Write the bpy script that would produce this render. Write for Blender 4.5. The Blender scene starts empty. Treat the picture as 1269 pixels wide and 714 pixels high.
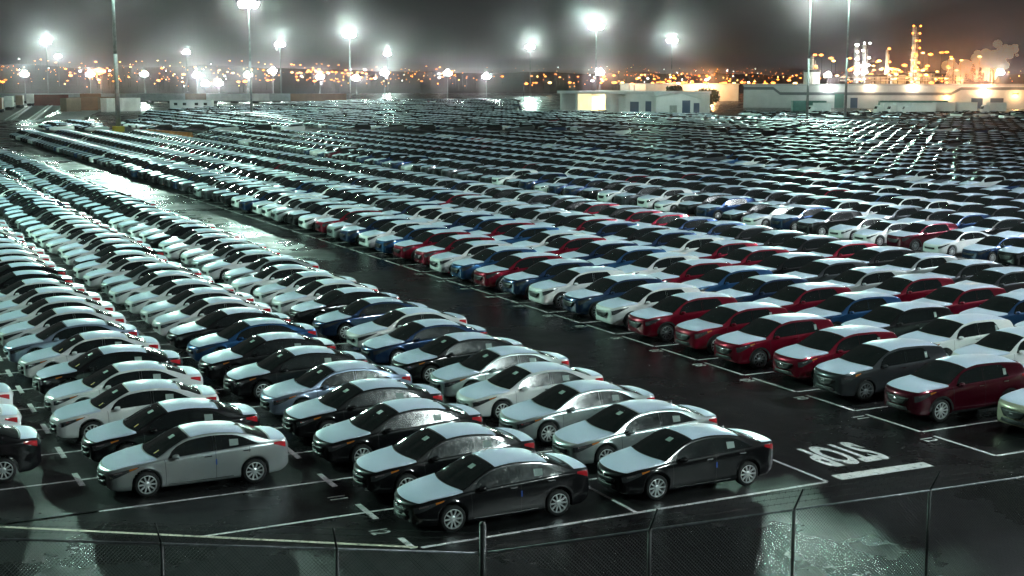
import bpy, math, random
import numpy as np
from mathutils import Vector, Matrix

random.seed(7); rng = np.random.default_rng(7)
R = math.radians
scene = bpy.context.scene
COL = scene.collection

# ------------------------------------------------------------------ camera, sky, exposure
CAM_H, CAM_PITCH, CAM_YAW, CAM_F = 10.176, 0.15046, 0.46182, 1708.4      # F in pixels of a 1269 px wide frame
cam_d = bpy.data.cameras.new('camera'); cam = bpy.data.objects.new('camera', cam_d); COL.objects.link(cam)
cam.location = (0, 0, CAM_H); cam.rotation_euler = (math.pi/2 - CAM_PITCH, 0, -CAM_YAW)
cam_d.sensor_width = 36.0; cam_d.lens = CAM_F/1269*36; cam_d.clip_start = 0.5; cam_d.clip_end = 20000
scene.camera = cam

world = bpy.data.worlds.new('World'); scene.world = world; world.use_nodes = True
wn, wl = world.node_tree.nodes, world.node_tree.links
wn.clear()
w_out = wn.new('ShaderNodeOutputWorld')
w_bg = wn.new('ShaderNodeBackground'); w_sky = wn.new('ShaderNodeTexSky'); w_bg2 = wn.new('ShaderNodeBackground'); w_add = wn.new('ShaderNodeAddShader')
w_sky.sky_type = 'NISHITA'; w_sky.sun_disc = False; w_sky.sun_elevation = R(-6); w_sky.sun_rotation = R(200)
wl.new(w_sky.outputs[0], w_bg.inputs[0]); w_bg.inputs[1].default_value = 0.05
# overcast cloud deck, lit from below by the town
w_tc = wn.new('ShaderNodeTexCoord'); w_map = wn.new('ShaderNodeMapping'); w_map.inputs['Scale'].default_value = (2.2, 2.2, 7.0)
w_no = wn.new('ShaderNodeTexNoise'); w_no.inputs['Scale'].default_value = 2.2; w_no.inputs['Detail'].default_value = 7; w_no.inputs['Roughness'].default_value = 0.55
w_cr = wn.new('ShaderNodeValToRGB')
w_cr.color_ramp.elements[0].position = 0.36; w_cr.color_ramp.elements[0].color = (0.008, 0.008, 0.0085, 1)
w_cr.color_ramp.elements[1].position = 0.66; w_cr.color_ramp.elements[1].color = (0.030, 0.0295, 0.029, 1)
wl.new(w_tc.outputs['Generated'], w_map.inputs[0]); wl.new(w_map.outputs[0], w_no.inputs[0]); wl.new(w_no.outputs[0], w_cr.inputs[0])
wl.new(w_cr.outputs[0], w_bg2.inputs[0]); w_bg2.inputs[1].default_value = 1.0
wl.new(w_bg.outputs[0], w_add.inputs[0]); wl.new(w_bg2.outputs[0], w_add.inputs[1]); wl.new(w_add.outputs[0], w_out.inputs[0])

vs = scene.view_settings
vs.view_transform = 'Standard'; vs.look = 'None'; vs.gamma = 1; vs.use_curve_mapping = False; vs.exposure = 0.55
cy = scene.cycles
cy.use_denoising = True; cy.max_bounces = 5; cy.diffuse_bounces = 2; cy.glossy_bounces = 3; cy.transmission_bounces = 2
cy.volume_bounces = 0; cy.transparent_max_bounces = 6; cy.caustics_reflective = False; cy.caustics_refractive = False
cy.sample_clamp_indirect = 3.0; cy.blur_glossy = 0.5
cy.use_light_tree = True

LAMP_COL = (0.55, 1.0, 0.81); COOL_COL = (0.84, 0.94, 1.0)
LAMP_W = 165000.0         # one mast in view
NEAR_W = 330000.0        # masts beside the frame

# ------------------------------------------------------------------ helpers
_cp, _sp, _cyw, _syw = math.cos(CAM_PITCH), math.sin(CAM_PITCH), math.cos(CAM_YAW), math.sin(CAM_YAW)
def at(px, py, z=0.0):
    """surveyed place: ground (or height z) point of a photo pixel"""
    x = (px-634.5)/CAM_F; y = -(py-357)/CAM_F
    d = (x, _cp+y*_sp, -_sp+y*_cp); t = (z-CAM_H)/d[2]
    qx, qy = d[0]*t, d[1]*t
    return (_cyw*qx+_syw*qy, -_syw*qx+_cyw*qy)
def along(px, depth):
    """ground point at a distance along the viewing direction"""
    qx = (px-634.5)/CAM_F*(depth*_cp+CAM_H*_sp); qy = depth
    return (_cyw*qx+_syw*qy, -_syw*qx+_cyw*qy)
def zpix(py, depth):
    return CAM_H + (98-py)/CAM_F*depth
def depth_of(X, Y): return X*_syw + Y*_cyw
def px_of(X, Y):
    q = X*_cyw - Y*_syw; d = depth_of(X, Y)*_cp + CAM_H*_sp
    return 634.5 + CAM_F*q/max(d, .1)

def pchip(xs, ys):
    xs = np.array(xs, float); ys = np.array(ys, float); h = np.diff(xs); dl = np.diff(ys)/h
    m = np.zeros_like(ys); m[0] = dl[0]; m[-1] = dl[-1]
    for i in range(1, len(xs)-1):
        if dl[i-1]*dl[i] > 0:
            w1 = 2*h[i]+h[i-1]; w2 = h[i]+2*h[i-1]; m[i] = (w1+w2)/(w1/dl[i-1]+w2/dl[i])
    def f(x):
        x = min(max(x, xs[0]), xs[-1]); i = min(max(int(np.searchsorted(xs, x))-1, 0), len(h)-1)
        t = (x-xs[i])/h[i]
        return ((1+2*t)*(1-t)**2*ys[i] + t*(1-t)**2*h[i]*m[i] + t*t*(3-2*t)*ys[i+1] + t*t*(t-1)*h[i]*m[i+1])
    return f

class MB:
    """collects geometry for one mesh; faces carry a material slot"""
    def __init__(s): s.v = []; s.f = []; s.m = []; s.mats = []; s.slot = 0
    def mat(s, m):
        if m not in s.mats: s.mats.append(m)
        s.slot = s.mats.index(m); return s
    def add(s, v, f):
        o = len(s.v); s.v += [tuple(p) for p in v]; s.f += [tuple(i+o for i in q) for q in f]; s.m += [s.slot]*len(f); return s
    def box(s, x0, x1, y0, y1, z0, z1):
        v = [(x, y, z) for z in (z0, z1) for y in (y0, y1) for x in (x0, x1)]
        return s.add(v, [(0,2,3,1),(4,5,7,6),(0,1,5,4),(2,6,7,3),(0,4,6,2),(1,3,7,5)])
    def obox(s, M, sx, sy, sz):
        v = [M @ Vector((x*sx/2, y*sy/2, z*sz/2)) for z in (-1,1) for y in (-1,1) for x in (-1,1)]
        return s.add(v, [(0,2,3,1),(4,5,7,6),(0,1,5,4),(2,6,7,3),(0,4,6,2),(1,3,7,5)])
    def tube(s, a, b, r0, r1=None, n=8, cap=True):
        r1 = r0 if r1 is None else r1; a, b = Vector(a), Vector(b); d = (b-a).normalized()
        u = d.orthogonal().normalized(); w = d.cross(u)
        v = []
        for c, r in ((a, r0), (b, r1)):
            for i in range(n):
                t = 2*math.pi*i/n; v.append(c+(u*math.cos(t)+w*math.sin(t))*r)
        f = [(i, (i+1) % n, n+(i+1) % n, n+i) for i in range(n)]
        if cap: f += [tuple(range(n-1, -1, -1)), tuple(range(n, 2*n))]
        return s.add(v, f)
    def lathe(s, prof, n=20, axis='z', c=(0,0,0)):
        v = []
        for r, h in prof:
            for i in range(n):
                t = 2*math.pi*i/n; p = (r*math.cos(t), r*math.sin(t), h)
                if axis == 'y': p = (p[0], p[2], p[1])
                if axis == 'x': p = (p[2], p[0], p[1])
                v.append((p[0]+c[0], p[1]+c[1], p[2]+c[2]))
        f = [(k*n+i, k*n+(i+1) % n, (k+1)*n+(i+1) % n, (k+1)*n+i) for k in range(len(prof)-1) for i in range(n)]
        return s.add(v, f)
    def merge(s, o):
        off = len(s.v); s.v += o.v; s.f += [tuple(i+off for i in q) for q in o.f]
        for mi in o.m:
            s.mat(o.mats[mi]); s.m.append(s.slot)
        return s
    def mesh(s, name, smooth=False):
        me = bpy.data.meshes.new(name); me.from_pydata(s.v, [], s.f)
        for m in s.mats: me.materials.append(m)
        if len(s.mats) > 1: me.polygons.foreach_set('material_index', s.m)
        if smooth: me.polygons.foreach_set('use_smooth', [True]*len(s.f))
        me.update(); return me
    def build(s, name, parent=None, smooth=False, loc=(0,0,0), rz=0):
        return link(name, s.mesh(name, smooth), parent, loc, rz)

def link(name, data, parent=None, loc=(0,0,0), rz=0):
    o = bpy.data.objects.new(name, data); COL.objects.link(o)
    o.location = loc
    if rz: o.rotation_euler = (0, 0, rz)
    if parent is not None: o.parent = parent
    return o
def tag(o, label=None, cat=None, group=None, kind=None):
    if label: o['label'] = label
    if cat: o['category'] = cat
    if group: o['group'] = group
    if kind: o['kind'] = kind
    return o
def thing(name, label, cat, loc=(0,0,0), rz=0, group=None):
    return tag(link(name, None, None, loc, rz), label, cat, group)
def copy_tree(o, parent=None):
    c = o.copy(); COL.objects.link(c)
    if parent is not None: c.parent = parent
    for ch in list(o.children): copy_tree(ch, c)
    return c

# ------------------------------------------------------------------ materials
def mat(name, col=(.5,.5,.5), rough=.5, metal=0, spec=.5, coat=0, emit=None, estr=0, coat_rough=.03):
    m = bpy.data.materials.new(name); m.use_nodes = True; b = m.node_tree.nodes['Principled BSDF']
    b.inputs['Base Color'].default_value = (*col, 1); b.inputs['Roughness'].default_value = rough; b.inputs['Metallic'].default_value = metal
    b.inputs['Specular IOR Level'].default_value = spec; b.inputs['Coat Weight'].default_value = coat; b.inputs['Coat Roughness'].default_value = coat_rough
    if emit:
        b.inputs['Emission Color'].default_value = (*emit, 1); b.inputs['Emission Strength'].default_value = estr
        m.cycles.emission_sampling = 'NONE'
    return m
def nodes(m): return m.node_tree.nodes, m.node_tree.links, m.node_tree.nodes['Principled BSDF']
def vary(m, scale, amount, rough=None, bump=0, bscale=None, coords='Object', detail=5):
    """procedural grain: noise on colour, roughness and relief"""
    n, l, b = nodes(m); tc = n.new('ShaderNodeTexCoord'); no = n.new('ShaderNodeTexNoise')
    no.inputs['Scale'].default_value = scale; no.inputs['Detail'].default_value = detail
    l.new(tc.outputs[coords], no.inputs[0])
    if amount:
        c = b.inputs['Base Color'].default_value[:]
        cr = n.new('ShaderNodeValToRGB'); cr.color_ramp.elements[0].position = .3; cr.color_ramp.elements[1].position = .7
        cr.color_ramp.elements[0].color = (*[x*(1-amount) for x in c[:3]], 1); cr.color_ramp.elements[1].color = (*[min(1, x*(1+amount)) for x in c[:3]], 1)
        l.new(no.outputs[0], cr.inputs[0]); l.new(cr.outputs[0], b.inputs['Base Color'])
    if rough:
        mr = n.new('ShaderNodeMapRange'); mr.inputs[1].default_value = .35; mr.inputs[2].default_value = .65; mr.inputs[3].default_value = rough[0]; mr.inputs[4].default_value = rough[1]
        l.new(no.outputs[0], mr.inputs[0]); l.new(mr.outputs[0], b.inputs['Roughness'])
    if bump:
        n2 = n.new('ShaderNodeTexNoise'); n2.inputs['Scale'].default_value = bscale or scale*4; n2.inputs['Detail'].default_value = 3
        l.new(tc.outputs[coords], n2.inputs[0])
        bp = n.new('ShaderNodeBump'); bp.inputs['Strength'].default_value = bump; bp.inputs['Distance'].default_value = .01
        l.new(n2.outputs[0], bp.inputs['Height']); l.new(bp.outputs[0], b.inputs['Normal'])
    return m

M = {}
def paint(name, attr):
    m = mat(name, (.5,.5,.5), .30, .0, .12, 1.0); n, l, b = nodes(m)
    if attr: s = n.new('ShaderNodeAttribute'); s.attribute_name = 'paint'; l.new(s.outputs['Color'], b.inputs['Base Color'])
    else:
        s = n.new('ShaderNodeObjectInfo'); l.new(s.outputs['Color'], b.inputs['Base Color']); l.new(s.outputs['Alpha'], b.inputs['Metallic'])
    return m
M['paint'] = paint('car_paint', False); M['paint_far'] = paint('car_paint_far', True); M['paint_far'].node_tree.nodes['Principled BSDF'].inputs['Coat Roughness'].default_value = .18
M['film'] = vary(mat('protective_film', (.57,.66,.79), .30, spec=.5), 3.0, .015)
def wet_glass(name, r0, r1):
    m = mat(name, (.010,.014,.014), .06, spec=.8); n, l, b = nodes(m); tc = n.new('ShaderNodeTexCoord'); mp = n.new('ShaderNodeMapping'); mp.inputs['Scale'].default_value = (14, 14, 2.2)
    no = n.new('ShaderNodeTexNoise'); no.inputs['Scale'].default_value = 1.6; no.inputs['Detail'].default_value = 4; mr = n.new('ShaderNodeMapRange'); mr.inputs[1].default_value = .4; mr.inputs[2].default_value = .65; mr.inputs[3].default_value = r0; mr.inputs[4].default_value = r1
    l.new(tc.outputs['Object'], mp.inputs[0]); l.new(mp.outputs[0], no.inputs[0]); l.new(no.outputs[0], mr.inputs[0]); l.new(mr.outputs[0], b.inputs['Roughness'])
    return m
M['glass'] = wet_glass('rain_streaked_glass', .08, .13)
M['shield'] = wet_glass('windscreen_glass', .04, .12)
M['glass_far'] = mat('dull_glass', (.008,.010,.010), .24, spec=.5)
M['black'] = mat('black_plastic', (.012,.012,.013), .45)
M['grille'] = vary(mat('grille_mesh', (.010,.010,.011), .4), 60, .5, None, .5, 90)
M['tyre'] = mat('tyre_rubber', (.012,.012,.012), .75)
M['rim'] = mat('alloy_rim', (.78,.80,.80), .34, .55)
M['darkrim'] = mat('dark_alloy_rim', (.30,.32,.33), .32, .7)
M['chrome'] = mat('chrome', (.75,.76,.77), .12, 1)
M['lamp'] = mat('headlamp_lens', (.10,.11,.115), .08, .6, coat=1)
M['red'] = mat('red_lens', (.42,.012,.018), .15, coat=1)
M['amber'] = mat('amber_lens', (.55,.17,.02), .15, coat=1)
M['paper'] = mat('paper', (.30,.37,.34), .7)
M['yellowpaper'] = mat('yellow_paper', (.6,.36,.04), .7)
M['blue'] = mat('blue_foam', (.03,.10,.45), .7)

# wet asphalt: rougher and smoother (puddled) patches
m = mat('wet_asphalt', (.022,.022,.023), .35, spec=.36); n, l, b = nodes(m)
tc = n.new('ShaderNodeTexCoord'); big = n.new('ShaderNodeTexNoise'); big.inputs['Scale'].default_value = .16; big.inputs['Detail'].default_value = 6; big.inputs['Roughness'].default_value = .6
l.new(tc.outputs['Object'], big.inputs[0])
mr = n.new('ShaderNodeMapRange'); mr.inputs[1].default_value = .38; mr.inputs[2].default_value = .62; mr.inputs[3].default_value = .15; mr.inputs[4].default_value = .44
l.new(big.outputs[0], mr.inputs[0]); l.new(mr.outputs[0], b.inputs['Roughness'])
fine = n.new('ShaderNodeTexNoise'); fine.inputs['Scale'].default_value = 30; fine.inputs['Detail'].default_value = 4; l.new(tc.outputs['Object'], fine.inputs[0])
mid = n.new('ShaderNodeTexNoise'); mid.inputs['Scale'].default_value = .9; mid.inputs['Detail'].default_value = 5; l.new(tc.outputs['Object'], mid.inputs[0])
cr = n.new('ShaderNodeValToRGB'); cr.color_ramp.elements[0].position = .3; cr.color_ramp.elements[0].color = (.005,.005,.0055,1); cr.color_ramp.elements[1].position = .72; cr.color_ramp.elements[1].color = (.017,.017,.017,1)
mx = n.new('ShaderNodeMix'); mx.inputs[0].default_value = .5; l.new(fine.outputs[0], mx.inputs[2]); l.new(mid.outputs[0], mx.inputs[3]); l.new(mx.outputs[0], cr.inputs[0]); l.new(cr.outputs[0], b.inputs['Base Color'])
bp = n.new('ShaderNodeBump'); bp.inputs['Strength'].default_value = .6; bp.inputs['Distance'].default_value = .014; l.new(fine.outputs[0], bp.inputs['Height']); l.new(bp.outputs[0], b.inputs['Normal'])
M['asphalt'] = m
def worn_paint(name, col):
    m = mat(name, col, .4); n, l, b = nodes(m); tc = n.new('ShaderNodeTexCoord')
    no = n.new('ShaderNodeTexNoise'); no.inputs['Scale'].default_value = 5; no.inputs['Detail'].default_value = 8; no.inputs['Roughness'].default_value = .7; l.new(tc.outputs['Object'], no.inputs[0])
    cr = n.new('ShaderNodeValToRGB'); cr.color_ramp.elements[0].position = .36; cr.color_ramp.elements[0].color = (.05,.05,.05,1)
    cr.color_ramp.elements[1].position = .47; cr.color_ramp.elements[1].color = (*col,1)
    l.new(no.outputs[0], cr.inputs[0]); l.new(cr.outputs[0], b.inputs['Base Color']); return m
M['line'] = worn_paint('white_road_paint', (.72,.71,.70))
M['yellow_line'] = worn_paint('cream_road_paint', (.70,.66,.52))
M['galv'] = vary(mat('galvanised_steel', (.20,.21,.22), .45, .7), 6, .3)
M['darksteel'] = mat('dark_steel', (.015,.016,.016), .5, .3)
M['wire'] = mat('fence_wire', (.02,.022,.022), .55, .3)
M['pole'] = vary(mat('mast_steel', (.16,.165,.165), .5, .4), 2, .25)
M['lens'] = mat('floodlight_lens', (.9,.9,.9), .3, emit=(.93,1,.97), estr=160)
M['orange_lamp'] = mat('sodium_lamp', (.9,.5,.2), .3, emit=(1,.24,.03), estr=5)
M['orange_soft'] = mat('sodium_lamp_dim', (.9,.5,.2), .3, emit=(1,.25,.03), estr=1.3)
M['white_lamp'] = mat('town_lamp', (.9,.9,.9), .3, emit=(.95,1,.95), estr=12)
M['yellow_lamp'] = mat('warm_lamp', (.9,.8,.5), .3, emit=(1,.55,.14), estr=6)
M['lit_window'] = mat('lit_window', (.8,.7,.4), .4, emit=(1,.74,.32), estr=1.6)
M['concrete'] = vary(mat('concrete', (.30,.30,.29), .8), .6, .25)
M['cladding'] = vary(mat('white_cladding', (.62,.62,.62), .6), .4, .08)
M['darkband'] = mat('grey_band', (.14,.15,.17), .6)
M['roofmetal'] = vary(mat('metal_roof', (.50,.51,.52), .5), .5, .1)
M['doorblue'] = mat('blue_roller_door', (.05,.08,.14), .5)
M['doorgreen'] = mat('green_container', (.05,.16,.13), .5)
M['rust'] = vary(mat('rusty_brown', (.20,.10,.05), .7), .8, .35)
M['orange'] = vary(mat('orange_paint', (.42,.15,.02), .6), 1.0, .3)
M['yellow'] = mat('yellow_paint', (.50,.38,.03), .6)
M['tank'] = vary(mat('tank_steel', (.42,.42,.40), .5, .3), .5, .2)
M['hill'] = vary(mat('hill_scrub', (.020,.020,.016), .95), .02, .5)
M['gravel'] = vary(mat('gravel', (.16,.155,.15), .9), .5, .3)
M['steel_rail'] = mat('rail_steel', (.45,.45,.45), .3, .9)
M['bark'] = mat('bark', (.05,.035,.025), .9)
M['leaf'] = vary(mat('conifer_leaf', (.020,.035,.016), .8), .6, .4)

# ------------------------------------------------------------------ ground
G_ = MB().mat(M['asphalt']); G_.add([(-6000,-6000,0),(6000,-6000,0),(6000,6000,0),(-6000,6000,0)], [(0,1,2,3)])
ground = tag(G_.build('ground'), 'wet black asphalt of the storage yard', kind='structure')

SX, SY, X0, Y0 = 5.70, 2.90, 28.10, 26.90          # stall length, stall width, first line, end line
def rowx(n): return X0 + n*SX
def stally(k): return Y0 + k*SY
# markings -----------------------------------------------------------
_mark = {}
def marking(name, x, y, lx, ly, rz=0, m='line', z=.004):
    key = (round(lx,3), round(ly,3), m)
    if key not in _mark:
        _mark[key] = MB().mat(M[m]).add([(-lx/2,-ly/2,0),(lx/2,-ly/2,0),(lx/2,ly/2,0),(-lx/2,ly/2,0)], [(0,1,2,3)]).mesh('marking')
    return link(name, _mark[key], ground, (x, y, z), rz)
def seg_marking(name, a, b, w, m='line', z=.004):
    d = math.hypot(b[0]-a[0], b[1]-a[1]); return marking(name, (a[0]+b[0])/2, (a[1]+b[1])/2, d, w, math.atan2(b[1]-a[1], b[0]-a[0]), m, z)
LN = [-4, -3, -2, -1]                                # left block lines at 5.3, 11.0, 16.7, 22.4
EDGE_A, EDGE_B = (11.17, 26.9), (-9.0, 40.9)          # slanting edge line of the yard
seg_marking('edge_line', (11.10, 26.96), EDGE_B, .12, 'yellow_line', .009)
seg_marking('edge_line', (11.17, 26.9), (22.36, 26.9), .12, 'line', .009)
def edge_x(y): return EDGE_A[0] + (y-EDGE_A[1])/(EDGE_B[1]-EDGE_A[1])*(EDGE_B[0]-EDGE_A[0])
for k in range(0, 30):
    y = stally(k)
    for n in (-5, -4, -3, -2):
        xa, xb = rowx(n)-.3*0, rowx(n+1)
        if n == -4 or n == -5: xa = max(xa, edge_x(y))
        else: xa = rowx(n)
        if k == 0: continue
        if n == -3 and k == 0: continue
        if xb-xa < .5: continue
        if n == -4 and k == 2: xa = edge_x(y)+.05
        marking('stall_line', (xa+xb)/2, y, xb-xa-.006, .10)
    for n in (-4, -3):
        if (n == -4 and k < 3) or (n == -3 and k == 0): continue
        marking('line_dash', rowx(n), y+.05, .15, 1.25, 0, 'line', .008)
    if k < 26: marking('row_line', rowx(-2), y+SY/2, .10, SY-.02, 0, 'line', .008)
    if k < 26: marking('row_line', rowx(-1), y+SY/2, .10, SY-.02, 0, 'line', .008)
marking('line_dash', rowx(-3), Y0+.42, .15, .80, 0, 'line', .006)
for k in range(0, 34):
    y = stally(k)-.1
    marking('row_line', rowx(0), y+SY/2-.25, .11, SY-.55, 0, 'line', .008)
    marking('stall_line', rowx(0)+2.4, y, 4.7, .10)
    if k < 16:
        for n in (1, 2, 3): marking('stall_line', rowx(n)+2.8, y, 5.5, .10)
marking('end_line', rowx(0)+6, stally(0)-.1, 12, .11, 0, 'line', .009)
for k in range(8, 30): marking('stall_line', rowx(5)+2.0, stally(k), 4.4, .10)
marking('stop_bar', 24.36, 27.06, 3.05, .45, -.03)
def lettering(name, body, x, y, sx, sy, rz, bold=.0, parent=None):
    cu = bpy.data.curves.new('lettering', 'FONT'); cu.body = body; cu.size = 1; cu.offset = bold; cu.align_x = 'CENTER'; cu.align_y = 'CENTER'; cu.resolution_u = 4
    t = bpy.data.objects.new('tmp', cu); COL.objects.link(t); dg = bpy.context.evaluated_depsgraph_get()
    me = bpy.data.meshes.new_from_object(t.evaluated_get(dg)); bpy.data.objects.remove(t)
    for v in me.vertices: v.co.x *= sx; v.co.y *= sy
    me.materials.clear(); me.materials.append(M['line'])
    return link(name, me, parent or ground, (x, y, .006), rz)
lettering('stop_lettering', 'STOP', 24.42, 28.95, .86, 2.5, math.pi, .038)
for k in range(1, 3): pass
lettering('stall_number', '12', 10.72, 28.35, .42, .62, -math.pi/2, .02)
lettering('stall_number', '11', 10.72, 31.2, .42, .62, -math.pi/2, .02)
for k in range(0, 14):
    lettering('stall_number', '%02d' % (12-k if k < 12 else k+20), rowx(0)-.42, stally(k)+2.05, .44, .60, -math.pi/2, .02)

# ------------------------------------------------------------------ car shapes
class Shape:
    def __init__(s, kind):
        s.kind = kind
        if kind == 'sedan':
            s.L, s.r, s.R = 4.56, .315, .365; s.ax = (.90, 3.60)
            s.top = pchip([0,.04,.12,.35,.75,1.20,1.62,2.06,2.55,3.05,3.55,4.02,4.30,4.46,4.56], [.60,.66,.71,.785,.865,.945,1.185,1.395,1.445,1.405,1.27,1.08,1.055,1.03,.86])
            s.belt = pchip([0,.04,.15,.6,1.2,2.0,3.0,3.7,4.2,4.45,4.56], [.57,.61,.65,.755,.86,.905,.95,.985,.985,.955,.80])
            s.w = pchip([0,.03,.08,.18,.35,.7,1.3,2.2,3.4,3.9,4.2,4.38,4.48,4.56], [.50,.58,.655,.735,.80,.865,.885,.89,.888,.865,.815,.755,.69,.60])
            s.bot = pchip([0,.1,.3,4.2,4.45,4.56], [.27,.21,.19,.20,.28,.36])
            s.bow = pchip([0,.3,.7,1.2,2.06,2.7,3.4,4.0,4.56], [.13,.14,.17,.20,.09,0,-.06,-.10,-.09])
            s.ws, s.rw, s.hood, s.roof, s.trunk = (1.22,2.04), (3.42,3.98), (.13,1.19), (2.08,3.36), (4.03,4.44)
            s.sw = [(1.46,2.58),(2.65,3.74)]; s.seams = [1.36,2.615,3.47]; s.tumble = .42; s.mirror = 1.62
        else:
            s.L, s.r, s.R = 4.54, .345, .40; s.ax = (.90, 3.60)
            s.top = pchip([0,.04,.12,.35,.75,1.22,1.60,2.02,2.55,3.2,3.9,4.14,4.42,4.50,4.54], [.78,.86,.915,.985,1.045,1.105,1.345,1.575,1.665,1.655,1.585,1.53,1.13,1.06,.90])
            s.belt = pchip([0,.04,.15,.6,1.2,2.0,3.0,3.8,4.2,4.45,4.54], [.74,.80,.84,.93,1.01,1.045,1.09,1.15,1.17,1.08,.88])
            s.w = pchip([0,.03,.08,.18,.35,.7,1.3,2.2,3.4,3.9,4.2,4.38,4.48,4.54], [.58,.65,.72,.79,.845,.90,.918,.92,.918,.90,.865,.82,.77,.70])
            s.bot = pchip([0,.1,.3,4.2,4.45,4.54], [.34,.25,.22,.23,.32,.42])
            s.bow = pchip([0,.3,.7,1.2,2.02,2.7,3.6,4.2,4.54], [.12,.13,.15,.17,.08,0,-.03,-.07,-.08])
            s.ws, s.rw, s.hood, s.roof, s.trunk = (1.24,2.00), (4.16,4.42), (.13,1.21), (2.03,3.98), None
            s.sw = [(1.50,2.56),(2.63,3.56)]; s.seams = [1.36,2.60,3.50]; s.tumble = .36; s.mirror = 1.60
    def zb(s, x):
        z = s.bot(x)
        for a in s.ax:
            if abs(x-a) < s.R: z = max(z, s.r + math.sqrt(max(s.R**2-(x-a)**2, 0)))
        return z
    def ring(s, x):
        w, bl, zt, zb = s.w(x), s.belt(x), s.top(x), s.zb(x)
        h = max(zt-bl, .005); zs = bl+.86*h; yr = .93*w - s.tumble*(zs-bl)
        zu = bl+.015*min(1, h/.1); y5 = .935*w
        z6 = zu+(zs-zu)*.90; y6 = y5+(yr-y5)*.86
        q = min(zb, bl-.08); d = bl-q
        base = s.bot(x); d0 = bl-base
        zz = [q, max(base+.10*d0, q+.03), max(base+.46*d0, q+.05), max(base+.82*d0, q+.065), bl]
        return [( .93*w, zz[0]), (.972*w, zz[1]), (1.0*w, zz[2]), (.985*w, zz[3]), (.955*w, zz[4]), (y5, zu), (y6, z6), (yr, zs), (.52*yr, zs+(zt-zs)*.80), (0, zt)]
    def prep(s, x):
        p = s.ring(x); return pchip(range(10), [a[0] for a in p]), pchip(range(10), [a[1] for a in p])
    def pt(s, x, v, side, cache={}):
        key = (s.kind, round(x, 4))
        if key not in cache: cache[key] = s.prep(x)
        fy, fz = cache[key]; y, z = fy(v), fz(v); w = s.w(x)
        xx = x - s.bow(x)*(1-min(1, (y/w)**2))
        return np.array((xx - s.L/2, side*y, z))
    def nrm(s, x, v, side):
        e = .012
        a = s.pt(min(x+e, s.L), v, side)-s.pt(max(x-e, 0), v, side); b = s.pt(x, min(v+.06, 9), side)-s.pt(x, max(v-.06, 0), side)
        if v > 8.98: b = s.pt(x, 8.9, side)-s.pt(x, 8.9, -side); b = -b
        n = -np.cross(a, b)*side; L = np.linalg.norm(n)
        n = n/L if L > 1e-9 else np.array((0, 0, 1.))
        return n
    def body(s, mb, stations, vsamp, closed=True):
        ringv = [(1, v) for v in vsamp] + [(-1, v) for v in reversed(vsamp[:-1])]
        n = len(ringv); V = []
        for x in stations:
            for sd, v in ringv: V.append(s.pt(x, v, sd))
        F = []
        for i in range(len(stations)-1):
            for j in range(n-1): F.append((i*n+j, (i+1)*n+j, (i+1)*n+j+1, i*n+j+1))
            F.append((i*n+n-1, (i+1)*n+n-1, (i+1)*n, i*n))              # underside
        F.append(tuple(range(n))); o = (len(stations)-1)*n; F.append(tuple(o+j for j in range(n-1, -1, -1)))
        mb.add(V, F)
    def patch(s, mb, x0, x1, nx, vlo, vhi, nv, side, off=.004):
        V = []; 
        for i in range(nx+1):
            x = x0+(x1-x0)*i/nx; a = vlo(x) if callable(vlo) else vlo; b = vhi(x) if callable(vhi) else vhi
            for j in range(nv+1):
                v = a+(b-a)*j/nv; V.append(s.pt(x, v, side)+s.nrm(x, v, side)*off)
        q = nv+1; F = [(i*q+j, (i+1)*q+j, (i+1)*q+j+1, i*q+j+1) for i in range(nx) for j in range(nv)]
        if side < 0: F = [f[::-1] for f in F]
        mb.add(V, F)
    def across(s, mb, x0, x1, nx, vlo, nv, off=.005, rnd=0.0):
        V = []
        for i in range(nx+1):
            x = x0+(x1-x0)*i/nx; a = vlo(x) if callable(vlo) else vlo
            for j in range(2*nv+1):
                t = (j-nv)/nv; sd = -1 if t > 0 else 1; v = 9-(9-a)*abs(t); x = x0+(x1-x0)*i/nx + rnd*abs(t)**3*(1-i/nx)
                V.append(s.pt(x, v, sd)+s.nrm(x, v, sd)*off)
        q = 2*nv+1; F = [(i*q+j, (i+1)*q+j, (i+1)*q+j+1, i*q+j+1) for i in range(nx) for j in range(2*nv)]
        mb.add(V, F)

def wheel_mesh(sh, rimmat):
    r = sh.r; ri = r*.745; w = .105
    t = MB().mat(M['tyre']); t.lathe([(ri, -w), (r*.93, -w), (r, -w*.72), (r, w*.72), (r*.93, w), (ri, w)], 24, 'y'); t.lathe([(ri, w*.4), (.02, w*.35)], 24, 'y'); t.lathe([(ri,-w*.4),(.02,-w*.35)],24,'y')
    g = MB().mat(rimmat)
    for sg in (1, -1):
        g.lathe([(ri, sg*w*.98), (ri*.93, sg*w*1.02), (ri*.88, sg*w*.75), (ri*.90, sg*w*.4)], 24, 'y')
        g.lathe([(.075, sg*w*.35), (.075, sg*w*.88), (.05, sg*w*.98), (.0, sg*w*1.0)], 12, 'y')
        for i in range(10):
            a = 2*math.pi*i/10; M4 = Matrix.Rotation(a, 4, 'Y') @ Matrix.Translation((ri*.50, sg*w*.80, 0)) @ Matrix.Rotation(sg*.12, 4, 'Z')
            g.obox(M4, ri*.84, .03, .036)
    return t, g

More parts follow.
